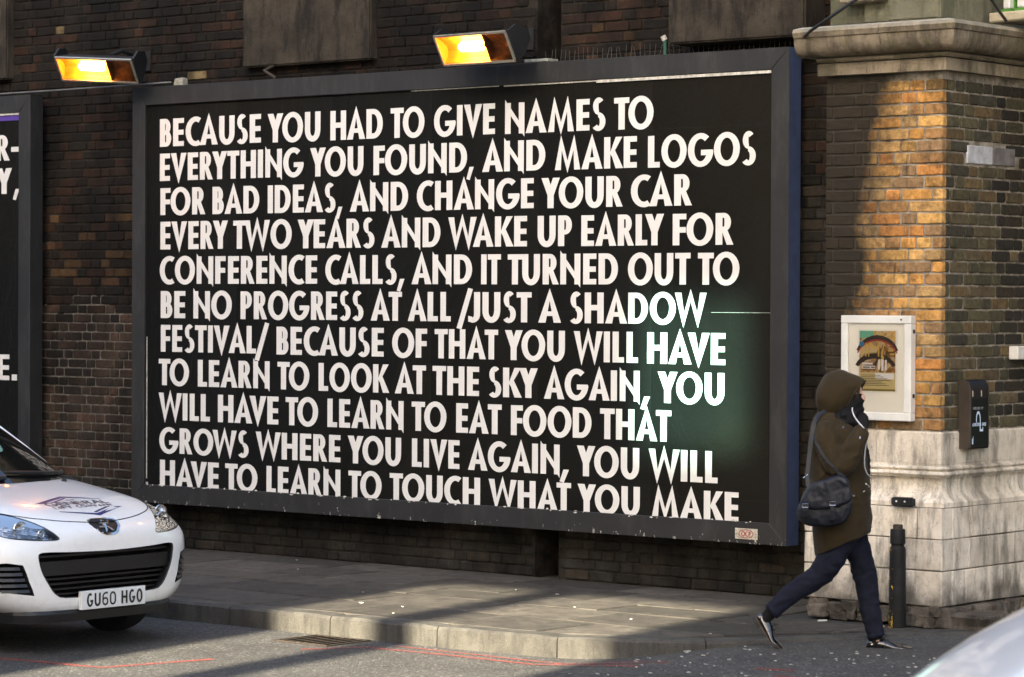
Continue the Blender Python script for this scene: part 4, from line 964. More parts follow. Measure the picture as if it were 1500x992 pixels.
# a mast added in the lower opening to throw the narrow shadow stripe
m_ = MB(); xm = 5.07+SUN_DX*(-2.3-OY); m_.tube([(xm, OY-.12, ha[3]-.05), (xm, OY-.12, ha[4]+.05)], .17, 12); m_.build('stripe_mast', M_OPP, opp)
# the side street under the bridge: its flank walls and the far abutment, seen only from a step aside
def plain_brick():
    n = N('sooty_bonded_brick'); bt = n.n('ShaderNodeTexBrick'); bt.inputs['Scale'].default_value = 1.0; bt.inputs['Brick Width'].default_value = .225; bt.inputs['Row Height'].default_value = .075; bt.inputs['Mortar Size'].default_value = .005
    bt.inputs['Color1'].default_value = (.045, .030, .020, 1); bt.inputs['Color2'].default_value = (.025, .019, .014, 1); bt.inputs['Mortar'].default_value = (.05, .043, .035, 1)
    x, y, z = n.sep()[:3]; cb = n.n('ShaderNodeCombineXYZ'); n.l(n.math('ADD', x, y), cb.inputs[0]); n.l(z, cb.inputs[1]); n.l(cb.outputs[0], bt.inputs['Vector'])
    c = n.mix(1.0, bt.outputs['Color'], n.ramp(n.noise(2, 5), [(.3, .6), (.7, 1.3)]), 'MULTIPLY'); return n.out(c, .92, bump=bt.outputs['Fac'], bs=-.4, bd=.01)
M_PB = plain_brick()
for (a, b_, c_, d, zt), lab in (((7.1, 7.76, 1.61, 26, 4.6), 'dark brick flank wall of the side street beyond the doorway'), ((17, 60, 2.9, 3.6, 5.2), 'dark brick abutment across the side street, right of the picture'), ((6, 40, 26.01, 27, 9.0), 'dark brick building closing the far end of the side street')):
    m_ = MB(); m_.box(a, b_, c_, d, -.2, zt); tag(m_.build('brick_wall', M_PB), lab, 'wall')
# ------------------------------------------------------------------ car (local: x forward from the nose, y to its left, z up from the road)
def paint():
    n = N('white_car_paint'); c = n.ramp(n.noise(1.5, 5), [(.3, (.83, .825, .81)), (.7, (.88, .875, .86))])
    x, y, z = n.sep()[:3]
    dirt = n.math('MULTIPLY', n.ramp(n.noise(24, 6, .75), [(.5, 0.0), (.8, 1.0)]), n.ramp(z, [(.05, .5), (.45, .12)]))
    c = n.mix(dirt, c, (.30, .27, .23))
    return n.out(c, .28, bump=n.noise(300, 2), bs=.02, bd=.001, Coat_Weight=.8, Coat_Roughness=.04)
M_PAINT = paint()
M_GRIL = simple('black_grille_plastic', (.010, .010, .011), .42, var=.2, bump=.1)
M_VOID = simple('deep_grille_void', (.003, .003, .003), .9)
M_TYRE = simple('tyre_rubber', (.012, .012, .012), .85, bump=.3)
M_WSG = simple('dark_windscreen_glass', (.004, .005, .005), .04, var=.1, Specular_IOR_Level=.6)
M_LAMPG = None
def lampglass():
    m = bpy.data.materials.new('headlight_lens'); m.use_nodes = True; t = m.node_tree; t.nodes.clear()
    tr = t.nodes.new('ShaderNodeBsdfTransparent'); tr.inputs[0].default_value = (.93, .95, .97, 1)
    gl = t.nodes.new('ShaderNodeBsdfGlossy'); gl.inputs['Roughness'].default_value = .03
    fr = t.nodes.new('ShaderNodeFresnel'); fr.inputs[0].default_value = 1.28
    mx = t.nodes.new('ShaderNodeMixShader'); o = t.nodes.new('ShaderNodeOutputMaterial')
    t.links.new(fr.outputs[0], mx.inputs[0]); t.links.new(tr.outputs[0], mx.inputs[1]); t.links.new(gl.outputs[0], mx.inputs[2]); t.links.new(mx.outputs[0], o.inputs[0]); return m
M_LENS = lampglass()
def lref():
    n = N('faceted_headlight_chrome'); v = n.n('ShaderNodeTexVoronoi'); v.inputs['Scale'].default_value = 34; n.l(n.pos(), v.inputs['Vector']); sc = n.n('ShaderNodeSeparateColor'); n.l(v.outputs['Color'], sc.inputs[0])
    return n.out(n.ramp(sc.outputs[0], [(0, (.06, .07, .08)), (.35, (.30, .32, .34)), (.7, (.62, .64, .66)), (1, (.92, .93, .95))]), .2, bump=sc.outputs[1], bs=.9, bd=.012, metal=.9)
M_LREF = lref()
M_AMBER = simple('amber_indicator', (.75, .28, .06), .25)
M_NAVY = simple('navy_vinyl', (.022, .020, .13), .4, var=.1); M_INK = simple('dark_vinyl', (.02, .02, .05), .4)
M_PLATE = simple('plate_white', (.74, .75, .74), .45, var=.05, scale=20); M_PLCH = simple('plate_black', (.01, .01, .01), .4)
M_TEAL = simple('teal_sticker', (.10, .24, .20), .5)

def interp(tab, x):
    for (a, *va), (b, *vb) in zip(tab, tab[1:]):
        if a >= x >= b: t = (a-x)/(a-b); t2 = t; return [p+(q-p)*t2 for p, q in zip(va, vb)]
    return list(tab[-1][1:]) if x < tab[-1][0] else list(tab[0][1:])
# x: half width, sill z, top z at centre, side-shoulder height
HULL = [(0, .30, .34, .66, .50), (-.004, .40, .30, .695, .50), (-.018, .49, .265, .725, .50), (-.045, .60, .24, .752, .52), (-.09, .69, .222, .782, .54), (-.15, .76, .215, .812, .56), (-.23, .805, .21, .842, .58),
        (-.33, .835, .208, .872, .60), (-.46, .855, .205, .903, .62), (-.62, .865, .205, .932, .64), (-.82, .868, .205, .962, .66), (-1.02, .872, .205, .990, .68), (-1.3, .874, .205, 1.00, .70), (-1.9, .874, .205, 1.0, .7),
        (-2.6, .874, .205, 1.0, .7), (-3.3, .865, .21, 1.0, .7), (-3.7, .84, .22, .99, .7), (-3.9, .79, .25, .95, .66), (-3.98, .72, .30, .86, .6), (-4.03, .5, .4, .7, .55)]
def hull_ring(x, n=48):
    w, zb, zt, zs = interp(HULL, x); out = []
    for k in range(n):
        a = 2*math.pi*k/n; c, s = math.cos(a), math.sin(a)
        if s >= 0: ex, ey = .52, .62; yy = w*math.copysign(abs(c)**ex, c)*(1-.09*abs(s)**1.5*max(0, min(1, 1+x/1.4))); zz = zs+(zt-zs)*abs(s)**ey
        else: ex, ey = .42, .5; yy = w*math.copysign(abs(c)**ex, c)*(1-.05*abs(s)); zz = zs-(zs-zb)*abs(s)**ey
        out.append((x, yy, zz))
    return out
def car_at(name, loc, rz, label):
    car = tag(empty(name, loc, rz), label, 'car', None)
    return car
def prism_cut(body, polys, depth, mat_index):
    for poly in polys:
        m_ = MB(); n_ = len(poly); x0, x1 = .3, None
        m_.add([(.3, y, z) for y, z in poly]+[(-depth(poly) , y, z) for y, z in poly], [tuple(range(n_)), tuple(range(2*n_-1, n_-1, -1))]+[(i, i+n_, (i+1) % n_+n_, (i+1) % n_) for i in range(n_)])
        c_ = m_.build('cutter', [M_PAINT, M_VOID]); fix_normals(c_)
        c_.data.polygons.foreach_set('material_index', [1]*len(c_.data.polygons))
        md = body.modifiers.new('b', 'BOOLEAN'); md.operation = 'DIFFERENCE'; md.solver = 'EXACT'; md.object = c_
        try: md.material_mode = 'INDEX'
        except Exception: pass
        apply_mods(body); me = c_.data; bpy.data.objects.remove(c_); bpy.data.meshes.remove(me)
def smooth_poly(pts, it=2):
    for _ in range(it):
        q = []
        for i, p in enumerate(pts):
            r_ = pts[(i+1) % len(pts)]; q += [(p[0]*.8+r_[0]*.2, p[1]*.8+r_[1]*.2), (p[0]*.2+r_[0]*.8, p[1]*.2+r_[1]*.8)]
        pts = q
    return pts
mir = lambda P_: [(-y, z) for y, z in P_][::-1]
GRILLE = smooth_poly([(-.50, .622), (-.30, .612), (0, .604), (.30, .612), (.50, .622), (.555, .612), (.53, .50), (.45, .375), (.38, .335), (-.38, .335), (-.45, .375), (-.53, .50), (-.555, .612)])
HEAD = smooth_poly([(.375, .684), (.43, .748), (.50, .802), (.60, .850), (.70, .862), (.76, .80), (.765, .745), (.70, .705), (.55, .688)], 2)
FOG = [(.64, .55), (.72, .565), (.78, .56), (.80, .42), (.76, .395), (.57, .365), (.585, .405), (.605, .45), (.62, .50)]
EMB = smooth_poly([(-.105, .795), (.105, .795), (.12, .76), (.055, .70), (-.055, .70), (-.12, .76)], 1)
def make_car():
    car = car_at('parked_car', (0, 0, 0), 0, 'white hatchback with a navy company badge on its bonnet, standing at the left kerb')
    m_ = MB(); xs_ = []
    x = 0
    stations = [0, -.0015, -.004, -.009, -.018, -.03, -.045, -.065, -.09, -.12, -.15, -.19, -.23, -.28, -.33, -.39, -.46, -.54, -.62, -.72, -.82, -.92, -1.02, -1.15, -1.3, -1.6, -1.9, -2.25, -2.6, -3.0, -3.3, -3.5, -3.7, -3.8, -3.9, -3.98, -4.03]
    m_.rings([hull_ring(s_, 72) for s_ in stations])
    body = m_.build('body', [M_PAINT, M_VOID], car); fix_normals(body)
    # remember the uncut skin for projecting trim onto it
    bm = bmesh.new(); bm.from_mesh(body.data); bmesh.ops.triangulate(bm, faces=bm.faces[:]); bvh = BVHTree.FromBMesh(bm); bm.free()
    def front(y, z, off=0.0):
        h = bvh.ray_cast(Vector((2, y, z)), Vector((-1, 0, 0)))
        if h[0] is None: return Vector((-.6+off, y, z))
        return h[0]+Vector((off, 0, 0))
    def topz(x, y, off=.0):
        h = bvh.ray_cast(Vector((x, y, 3)), Vector((0, 0, -1))); return h[0]+h[1]*off if h[0] is not None else Vector((x, y, .9))
    dep = lambda poly: .16+max(0, -min(front(y, z).x for y, z in poly))
    prism_cut(body, [GRILLE, HEAD, mir(HEAD), FOG, mir(FOG), EMB], lambda p_: (.15 if p_ is not EMB else .06)+max(-front(y, z).x for y, z in p_)*.9, 1)
    # wheel arches
    for wx in (-.80, -3.34):
        m_ = MB(); m_.rings([[(wx+.33*math.cos(2*math.pi*k/28), yy, .30+.33*math.sin(2*math.pi*k/28)) for k in range(28)] for yy in (-1.2, -.62)]); c1 = m_.build('cutter', [M_PAINT, M_VOID]); fix_normals(c1)
        m_ = MB(); m_.rings([[(wx+.33*math.cos(2*math.pi*k/28), yy, .30+.33*math.sin(2*math.pi*k/28)) for k in range(28)] for yy in (.62, 1.2)]); c2 = m_.build('cutter', [M_PAINT, M_VOID]); fix_normals(c2)
        for c_ in (c1, c2):
            c_.data.polygons.foreach_set('material_index', [1]*len(c_.data.polygons)); md = body.modifiers.new('b', 'BOOLEAN'); md.operation = 'DIFFERENCE'; md.solver = 'EXACT'; md.object = c_; apply_mods(body); bpy.data.objects.remove(c_)
    autosmooth(body, 32)
    for sgn in (-1, 1):
        for wx in (-.80, -3.34):
            w_ = MB(); w_.rings([[(wx+r_*math.cos(2*math.pi*k/32), sgn*yy, .30+r_*math.sin(2*math.pi*k/32)) for k in range(32)] for r_, yy in ((.20, .66), (.27, .655), (.30, .67), (.305, .70), (.305, .80), (.295, .835), (.26, .845), (.21, .84))]); t_ = w_.build('wheel', M_TYRE, car); fix_normals(t_); autosmooth(t_, 40)
            h_ = MB(); h_.rings([[(wx+r_*math.cos(2*math.pi*k/24), sgn*yy, .30+r_*math.sin(2*math.pi*k/24)) for k in range(24)] for r_, yy in ((.205, .80), (.195, .842), (.06, .82), (.03, .845))]); h_.build('rim', M_SILVER, t_)
    # greenhouse
    def gring(z, xf, xr, w, crown=.08):
        out = []; n_ = 40
        for k in range(n_):
            a = 2*math.pi*k/n_; c, s_ = math.cos(a), math.sin(a); e = .42 if c > 0 else .35
            xx = (xf+xr)/2+(xf-xr)/2*math.copysign(abs(c)**e, c); yy = w*math.copysign(abs(s_)**.5, s_)
            if c > 0: xx -= .16*(abs(yy)/w)**2.2*(1 if z < 1.35 else .7)
            out.append((xx, yy, z))
        return out
    gz = [(.955, -.86, -3.88, .80), (1.05, -1.01, -3.84, .77), (1.15, -1.20, -3.76, .735), (1.25, -1.40, -3.68, .70), (1.35, -1.63, -3.60, .655), (1.42, -1.84, -3.54, .61)]
    m_ = MB(); m_.rings([gring(*g) for g in gz]); gh = m_.build('window_glass', M_WSG, car); fix_normals(gh); autosmooth(gh, 50)
    gt = [(1.405, -1.80, -3.56, .585), (1.435, -1.90, -3.52, .570), (1.465, -2.05, -3.45, .53), (1.483, -2.25, -3.3, .42), (1.49, -2.6, -3.0, .22)]
    m_ = MB(); m_.rings([gring(*g) for g in gt]); rf = m_.build('roof', M_PAINT, car); fix_normals(rf); autosmooth(rf, 50)
    bmg = bmesh.new(); bmg.from_mesh(gh.data); bmesh.ops.triangulate(bmg, faces=bmg.faces[:]); bvg = BVHTree.FromBMesh(bmg); bmg.free()
    for sgn in (-1, 1):
        pts = []
        for z, xf, xr, w in [(.962, -.86, 0, .80)]+gz[1:]+[(1.45, -1.94, 0, .585)]:
            yy = sgn*w*.90; h = bvg.ray_cast(Vector((1, yy, min(z, 1.395))), Vector((-1, 0, 0))); pts.append(Vector((h[0].x if h[0] is not None else xf-.2, yy, z)))
        pts[-1].x -= .10
        q = [pts[0].lerp(pts[-1], 0)]
        m_ = MB(); m_.tube([pts[0]+Vector((.06, sgn*.012, -.035))]+pts, [.034]+[.028]*(len(pts)), 8); p_ = m_.build('windscreen_pillar', M_PAINT, car, True)
        m_ = MB(); m_.tube([(-2.3, sgn*.655, 1.0), (-2.33, sgn*.60, 1.42)], .04, 8); m_.build('door_pillar', M_BLACKPL, car, True)
    # bottom splitter
    m_ = MB(); sp = []
    for i in range(33):
        y = -.80+1.6*i/32; zz = .235; p_ = front(y*.97, .262); sp.append(p_)
    m_.rings([[(p_.x+.012, y_.y if False else p_.y, .268) for p_ in [pp]]*0 or [(p.x+.010, p.y, .266), (p.x+.018, p.y, .245), (p.x+.004, p.y, .195), (p.x-.12, p.y*.95, .195), (p.x-.12, p.y*.95, .266)] for p in sp for pp in [p]]); o = m_.build('front_splitter', M_BLACKPL, car); fix_normals(o)
    # grille: surround, bumper bar and slats following the curve of the nose
    def curve_bar(z, y0, y1, h, d0, d1, name, mat, n_=22, parent=car, top=None):
        m2 = MB(); rr = []
        for i in range(n_+1):
            y = y0+(y1-y0)*i/n_; p = front(y, z); rr.append([(p.x-d0, y, z+h/2), (p.x-d0, y, z-h/2), (p.x-d1, y, z-h/2), (p.x-d1, y, z+h/2)])
        m2.rings(rr); o_ = m2.build(name, mat, parent); fix_normals(o_); return o_
    gr = curve_bar(.520, -.515, .515, .085, .022, .08, 'grille_bar', M_GRIL)
    for z, hw, h in ((.592, .53, .013), (.455, .485, .011), (.424, .465, .011), (.393, .445, .011), (.362, .42, .010)):
        curve_bar(z, -hw, hw, h, .035, .085, 'grille_slat', M_GRIL)
    def strip_loop(poly, w, off, name, mat, parent=car):
        n_ = len(poly); cy_ = sum(p[0] for p in poly)/n_; cz_ = sum(p[1] for p in poly)/n_; vs = []
        for y, z in poly:
            d_ = math.hypot(y-cy_, z-cz_); y2, z2 = y-(y-cy_)/d_*w, z-(z-cz_)/d_*w
            a = front(y, z, off); b_ = front(y2, z2, off*.2-.004); vs += [a, b_]
        return mesh(name, vs, [(2*i, 2*i+1, (2*i+3) % (2*n_), (2*i+2) % (2*n_)) for i in range(n_)], mat, parent, True)
    strip_loop(GRILLE, .010, .002, 'grille_rim', M_GRIL)
    for P_ in (FOG, mir(FOG)):
        sg = 1 if P_[0][0] > 0 else -1
        for i in range(5):
            z = .395+i*.034; ya, yb = (.60+.014*i, .80)
            m2 = MB(); rr = []
            for k in range(7):
                y = (ya+(yb-ya)*k/6); p = front(sg*y, z); rr.append([(p.x-.006, sg*y, z+.009), (p.x+.003, sg*y, z-.009), (p.x-.05, sg*y, z-.009), (p.x-.05, sg*y, z+.009)])
            m2.rings(rr); o_ = m2.build('fog_grille_slat', M_GRIL, car); fix_normals(o_)
    # headlights: lens skin, bowl pieces and reflectors
    def patch(poly, off, name, mat, parent=car, n_=16):
        # fan grid from centroid
        cy_ = sum(p[0] for p in poly)/len(poly); cz_ = sum(p[1] for p in poly)/len(poly); vs = [front(cy_, cz_, off)]; L_ = 7; k = len(poly)
        for j in range(1, L_+1):
            for y, z in poly: vs.append(front(cy_+(y-cy_)*j/L_*.995, cz_+(z-cz_)*j/L_*.995, off))
        fs = [(0, 1+i, 1+(i+1) % k) for i in range(k)]
        for j in range(L_-1):
            for i in range(k): fs.append((1+j*k+i, 1+(j+1)*k+i, 1+(j+1)*k+(i+1) % k, 1+j*k+(i+1) % k))
        return mesh(name, vs, fs, mat, parent, True)
    for P_ in (HEAD, mir(HEAD)):
        sg = 1 if P_[0][0] > 0 and P_[3][0] > 0 else -1
        hl_ = patch([(y, z) for y, z in P_], -.055, 'headlight', M_LREF); 
        strip_loop(P_, .010, .001, 'lamp_seal', M_BLACKPL, hl_)
        for (y, z, r_) in ((.58, .755, .050), (.69, .785, .050), (.475, .725, .026)):
            c_ = front(sg*y, z, -.050); m2 = MB(); m2.rings([[(c_.x+dx-.5*abs(0), c_.y+rr*math.cos(2*math.pi*k/20), c_.z+rr*math.sin(2*math.pi*k/20)) for k in range(20)] for dx, rr in ((.012, r_), (.024, r_*.97), (.006, r_*.82), (-.02, r_*.45), (-.022, .001))], cap=False); m2.build('lamp_bowl', M_CHROME, hl_, True)
            m2 = MB(); m2.rings([[(c_.x+dx, c_.y+rr*math.cos(2*math.pi*k/12), c_.z+rr*math.sin(2*math.pi*k/12)) for k in range(12)] for dx, rr in ((-.018, r_*.32), (.006, r_*.30), (.014, r_*.12))]); m2.build('lamp_globe', M_PLATE, hl_, True)
        amb = [(sg*.54, .815), (sg*.62, .850), (sg*.70, .855), (sg*.72, .84), (sg*.64, .835), (sg*.56, .80)]
        patch(amb, -.035, 'indicator', M_AMBER, hl_)
        for k in range(4):
            z = .70+k*.012; pts = [front(sg*(.44+.29*i/8), z+(.05*i/8), -.030) for i in range(9)]; m2 = MB(); m2.tube(pts, .0022, 5); m2.build('lamp_rib', M_CHROME, hl_)
        patch(P_, -.004, 'lens', M_LENS, hl_)
    # bonnet shut line
    def onskin(pts, off): return [topz(x, y, off) for x, y in pts]
    def shut(u): return (-.078-.27*abs(u)**2.4-.25*abs(u)**9, u*.69)
    line = [topz(*shut(-1+i/20), .0006) for i in range(41)]
    m_ = MB(); m_.tube(line, .0035, 6); m_.build('bonnet_shut_line', M_VOID, car)
    for sgn in (-1, 1):
        line = [topz(-.50-.5*i/12, sgn*(.70+.045*i/12), .0005) for i in range(13)]; m_ = MB(); m_.tube(line, .003, 6); m_.build('wing_shut_line', M_VOID, car)
    m_ = MB(); pts = [topz(-1.0-.10*abs(-1+i/12)**2*1.0, (-1+i/12)*.70, .006) for i in range(25)]; m_.tube(pts, .018, 6); m_.build('scuttle', M_BLACKPL, car)
    for y0 in (-.30, .42):
        m_ = MB(); a = topz(-.90, y0, .0); m_.rings([[(a.x+dx+rr*math.cos(2*math.pi*k/10)*1.3, a.y+rr*math.sin(2*math.pi*k/10), a.z+dz) for k in range(10)] for dx, dz, rr in ((0, -.004, .016), (0, .010, .015), (0, .018, .008))]); m_.build('washer_jet', M_BLACKPL, car)
    for y0, y1 in ((.62, -.02), (-.05, -.60)):
        def wsp(y, z): 
            h = bvg.ray_cast(Vector((1, y, z)), Vector((-1, 0, 0))); return h[0]+Vector((.02, 0, .008)) if h[0] is not None else Vector((-1, y, z))
        m_ = MB(); pts = [wsp(y0+(y1-y0)*i/8, 1.0+.03*i/8) for i in range(9)]; m_.tube(pts, [.016]+[.012]*7+[.006], 6); m_.build('wiper', M_BLACKPL, car)
    # emblem: chrome shield with a small rearing lion figure
    strip_loop(EMB, .012, .006, 'badge_rim', M_CHROME)
    bd = patch([(y*.9, (z-.75)*.9+.75) for y, z in EMB], -.008, 'badge', M_PLCH)
    lion = [[(-.030, .772), (-.006, .785), (.006, .776), (-.010, .762)], [(-.012, .764), (.012, .772), (.028, .748), (.012, .735), (.000, .745)], [(.004, .768), (.038, .778), (.036, .768), (.014, .758)], [(.006, .752), (.048, .752), (.050, .744), (.016, .742)], [(.016, .745), (.034, .716), (.024, .712), (.004, .735)], [(-.004, .742), (-.026, .722), (-.044, .722), (-.042, .731), (-.028, .733), (-.012, .750)], [(-.016, .77), (-.052, .782), (-.050, .774), (-.02, .758)], [(.028, .722), (.050, .718), (.052, .710), (.026, .710)]]
    vs = []; fs = []
    for j, P_ in enumerate(lion):
        P_ = [(-(y*1.05), z) for y, z in P_]; b_ = len(vs); n_ = len(P_); f_ = [front(y, z, .000+.0003*j) for y, z in P_]; r_ = [front(y, z, -.012) for y, z in P_]
        vs += f_+r_; fs += [tuple(range(b_, b_+n_))]+[(b_+i, b_+(i+1) % n_, b_+n_+(i+1) % n_, b_+n_+i) for i in range(n_)]
    mesh('lion_mark', vs, fs, M_CHROME, bd)
    # number plate
    px = front(0, .34).x+.026
    m_ = MB(); m_.box(px-.03, px, -.26, .26, .262, .373, c=.003); pl_ = m_.build('number_plate', M_PLATE, car)
    v = []; f = []
    def ptext(word, u0, u1, z0, cap, S_):
        global S, B
        s0 = (S, B); S, B = S_, .175
        try: pp = layout(word, u0, u1, z0, cap)
        finally: S, B = s0
        return pp
    chars = []; u = -.219
    for q_, ch in enumerate('GU60 HGO'):
        if ch == ' ': u += .033; continue
        gw = glyph(ch)[0]; chars += [(q_, j, p) for i, j, p in ptext(ch, u, u+.050, .2785, .079, .0145*gw/.050)]; u += .061
    for i, j, p in chars:
        a = sum(p[k][0]*p[(k+1) % len(p)][1]-p[(k+1) % len(p)][0]*p[k][1] for k in range(len(p)))
        if a < 0: p = p[::-1]
        b_ = len(v); v += [(px+.0005+.00005*(i*14+j), u, z) for u, z in p]; f.append(tuple(range(b_, b_+len(p))))
    mesh('plate_lettering', v, f, M_PLCH, pl_)
    # company badge on the bonnet, laid on the skin: u across (car left = picture right), w from front to back
    def hood(polys, name, mat, base=.0010):
        vs = []; fs = []
        for i, j, p in polys:
            p = [(p[k][0]+(p[(k+1) % len(p)][0]-p[k][0])*t_/3, p[k][1]+(p[(k+1) % len(p)][1]-p[k][1])*t_/3) for k in range(len(p)) for t_ in range(3)] if name == 'chevron' else p
            a = sum(p[k][0]*p[(k+1) % len(p)][1]-p[(k+1) % len(p)][0]*p[k][1] for k in range(len(p)))
            if a < 0: p = p[::-1]
            b_ = len(vs); vs += [topz(-w, u, base+.00012*((i % 3)*10+min(j, 9))) for u, w in p]; fs.append(tuple(range(b_, b_+len(p))))
        o_ = mesh(name, vs, fs, mat, bonnet_badge); return o_
    bonnet_badge = mesh('bonnet_badge', [topz(-.33, .0, .0004), topz(-.331, .0, .0004), topz(-.33, .001, .0004)], [(0, 1, 2)], M_NAVY, car)
    cu = .02
    ht = lambda w_, a_, b_, z_, c_: ptext(w_, a_, b_, z_, c_, .17)
    hood(ht('THE', cu-.035, cu+.035, .384, .022), 'badge_text', M_INK)
    hood(ht('GENERAL', cu-.25, cu+.25, .308, .062), 'badge_text', M_INK); hood(ht('LIFT', cu-.235, cu-.085, .260, .036)+ht('COMPANY', cu-.055, cu+.245, .260, .036), 'badge_text', M_INK)
    # upper chevron (apex to the windscreen) and lower chevron (apex to the nose); double-lined on one arm
    A1 = [(0, 0, [(cu-.245, .362), (cu-.01, .452), (cu-.01, .482), (cu-.30, .372)]), (0, 1, [(cu-.01, .452), (cu+.24, .386), (cu+.24, .394), (cu-.01, .482)]), (0, 2, [(cu-.20, .362), (cu-.165, .362), (cu+.0, .434), (cu-.01, .444)])]
    A2 = [(0, 0, [(cu+.245, .252), (cu+.30, .248), (cu+.02, .140), (cu+.02, .170)]), (0, 1, [(cu-.24, .226), (cu-.24, .218), (cu+.02, .140), (cu+.02, .168)]), (0, 2, [(cu+.20, .252), (cu+.165, .252), (cu+.01, .190), (cu+.02, .178)])]
    hood(A1, 'chevron', M_NAVY); hood(A2, 'chevron', M_NAVY)
    # windscreen sticker
    vs = []; fs = []
    for i, j, p in [(0, j, q) for j, q in enumerate(_arc(0, 0, .075, .075, -150, 120, .028, .028))]:
        b_ = len(vs)
        for y, z in p:
            h = bvg.ray_cast(Vector((1, .165+y, 1.225+z)), Vector((-1, 0, 0))); vs.append(h[0]+h[1]*.002 if h[0] is not None else Vector((-1.3, y, z)))
        fs.append(tuple(range(b_, b_+len(p))))
    mesh('windscreen_sticker', vs, fs, M_TEAL, car)
    return car
car = make_car()
CAR_LOC = (4.121, -4.15, -.13); CAR_RZ = 0.0
car.location = CAR_LOC; car.rotation_euler = (0, 0, CAR_RZ)
# second vehicle: a white van nose close to the camera, facing left in the picture
van = tag(empty('white_van', (12.45, -8.56, -.13), R(219.5)), 'blurred white van close to the camera, only its sloping bonnet edge showing at bottom right', 'van')
VH = [(0, .45, .34, .74, .55), (-.01, .60, .28, .80, .55), (-.04, .72, .25, .85, .56), (-.10, .80, .23, .905, .58), (-.20, .86, .22, .975, .62), (-.34, .90, .22, 1.065, .66), (-.52, .92, .22, 1.165, .70), (-.75, .93, .22, 1.26, .75), (-1.0, .935, .22, 1.33, .8), (-1.6, .94, .22, 1.36, .85), (-2.6, .94, .22, 1.36, .85), (-4.3, .93, .22, 1.36, .85), (-4.5, .85, .28, 1.30, .85)]
HULL_CAR = HULL; HULL = VH
m_ = MB(); m_.rings([hull_ring(s_, 72) for s_ in (0, -.004, -.01, -.02, -.04, -.065, -.10, -.14, -.20, -.27, -.34, -.43, -.52, -.63, -.75, -.87, -1.0, -1.3, -1.6, -2.6, -3.6, -4.3, -4.42, -4.5)]); o = m_.build('body', M_PAINT, van); fix_normals(o); autosmooth(o, 40)
HULL = HULL_CAR
m_ = MB(); m_.rings([[(xx, sy*w, z) for xx, sy in ((xf, -1), (xf, 1), (xr, 1), (xr, -1))] for z, xf, xr, w in ((1.30, -.95, -4.4, .84), (1.62, -1.40, -4.35, .80), (1.80, -1.70, -4.3, .76))]); o = m_.build('window_glass', M_WSG, van); fix_normals(o)
m_ = MB(); m_.rings([[(xx, sy*w, z) for xx, sy in ((xf, -1), (xf, 1), (xr, 1), (xr, -1))] for z, xf, xr, w in ((1.801, -1.66, -4.33, .78), (1.88, -1.85, -4.25, .74), (1.92, -2.1, -4.1, .6))]); o = m_.build('roof', M_PAINT, van); fix_normals(o)
for sgn in (-1, 1):
    for wx in (-.85, -3.7):
        w_ = MB(); w_.rings([[(wx+r_*math.cos(2*math.pi*k/28), sgn*yy, .32+r_*math.sin(2*math.pi*k/28)) for k in range(28)] for r_, yy in ((.2, .75), (.32, .76), (.325, .92), (.30, .952), (.2, .945))]); t_ = w_.build('wheel', M_TYRE, van); fix_normals(t_)
    m_ = MB(); hl2 = [(-.10, .62, .70), (-.13, .78, .72), (-.30, .885, .80), (-.26, .84, .88), (-.14, .70, .82)]; m_.add([(x+.01, sgn*y, z) for x, y, z in hl2]+[(x-.08, sgn*y*.95, z) for x, y, z in hl2], [(0, 1, 2, 3, 4)]+[(i, (i+1) % 5, 5+(i+1) % 5, 5+i) for i in range(5)]); m_.build('headlight', M_LREF, van)
# ------------------------------------------------------------------ the walking person (local x forward, y to the left, z up)
HEADING = R(25); PORG = Vector((7.93, -1.909, -.045))
def L2(a, b, y=0.0):
    z = (957-b)/253.7
    return Vector(((a-1235)/241.8-.2655*y, y, 2.03-(2.03-z)*(1+y*.0574*sstep(.15, .5, z))))
person = tag(empty('person', PORG, HEADING), 'person in olive hooded parka, face behind black scarf, striding right past the stone pier', 'person')
def cloth(name, a, b, rough=.85, fine=420, sheen=0.0, scale=5):
    n = N(name); c = n.ramp(n.noise(scale, 5, .6), [(.3, a), (.7, b)])
    w = n.noise(fine, 2, .6); c = n.mix(1.0, c, n.ramp(w, [(.3, .75), (.7, 1.25)]), 'MULTIPLY')
    return n.out(c, rough, bump=n.math('ADD', w, n.math('MULTIPLY', n.noise(28, 4, .6), 2.0)), bs=.35, bd=.004, Sheen_Weight=sheen, Specular_IOR_Level=.2)
M_PARKA = cloth('olive_parka_cloth', (.022, .015, .006), (.037, .025, .010), sheen=.05)
M_JEANS = cloth('dark_navy_denim', (.005, .006, .013), (.012, .014, .028), scale=9)
M_SCARF = cloth('black_knit', (.006, .006, .007), (.011, .011, .012), fine=260)
M_SOCK = cloth('black_sock', (.005, .005, .005), (.009, .009, .009))
M_SKIN = simple('pale_skin', (.58, .36, .28), .5, var=.1, Subsurface_Weight=.1)
M_HAIR = simple('dark_hair', (.02, .012, .008), .6)
M_PATENT = simple('black_patent_leather', (.004, .004, .005), .13, var=.1, bump=.08, bscale=35, Coat_Weight=.8)
M_SOLE = simple('tan_shoe_sole', (.07, .04, .025), .7); M_HEEL = simple('black_heel', (.01, .01, .01), .6)
M_LEATH = simple('blue_black_bag_leather', (.006, .008, .014), .5, var=.3, scale=10, bump=.5, bscale=60, Specular_IOR_Level=.35)
M_CORD = simple('white_cord', (.62, .63, .66), .5)
M_GLOVE = cloth('black_glove', (.006, .006, .007), (.012, .012, .012))

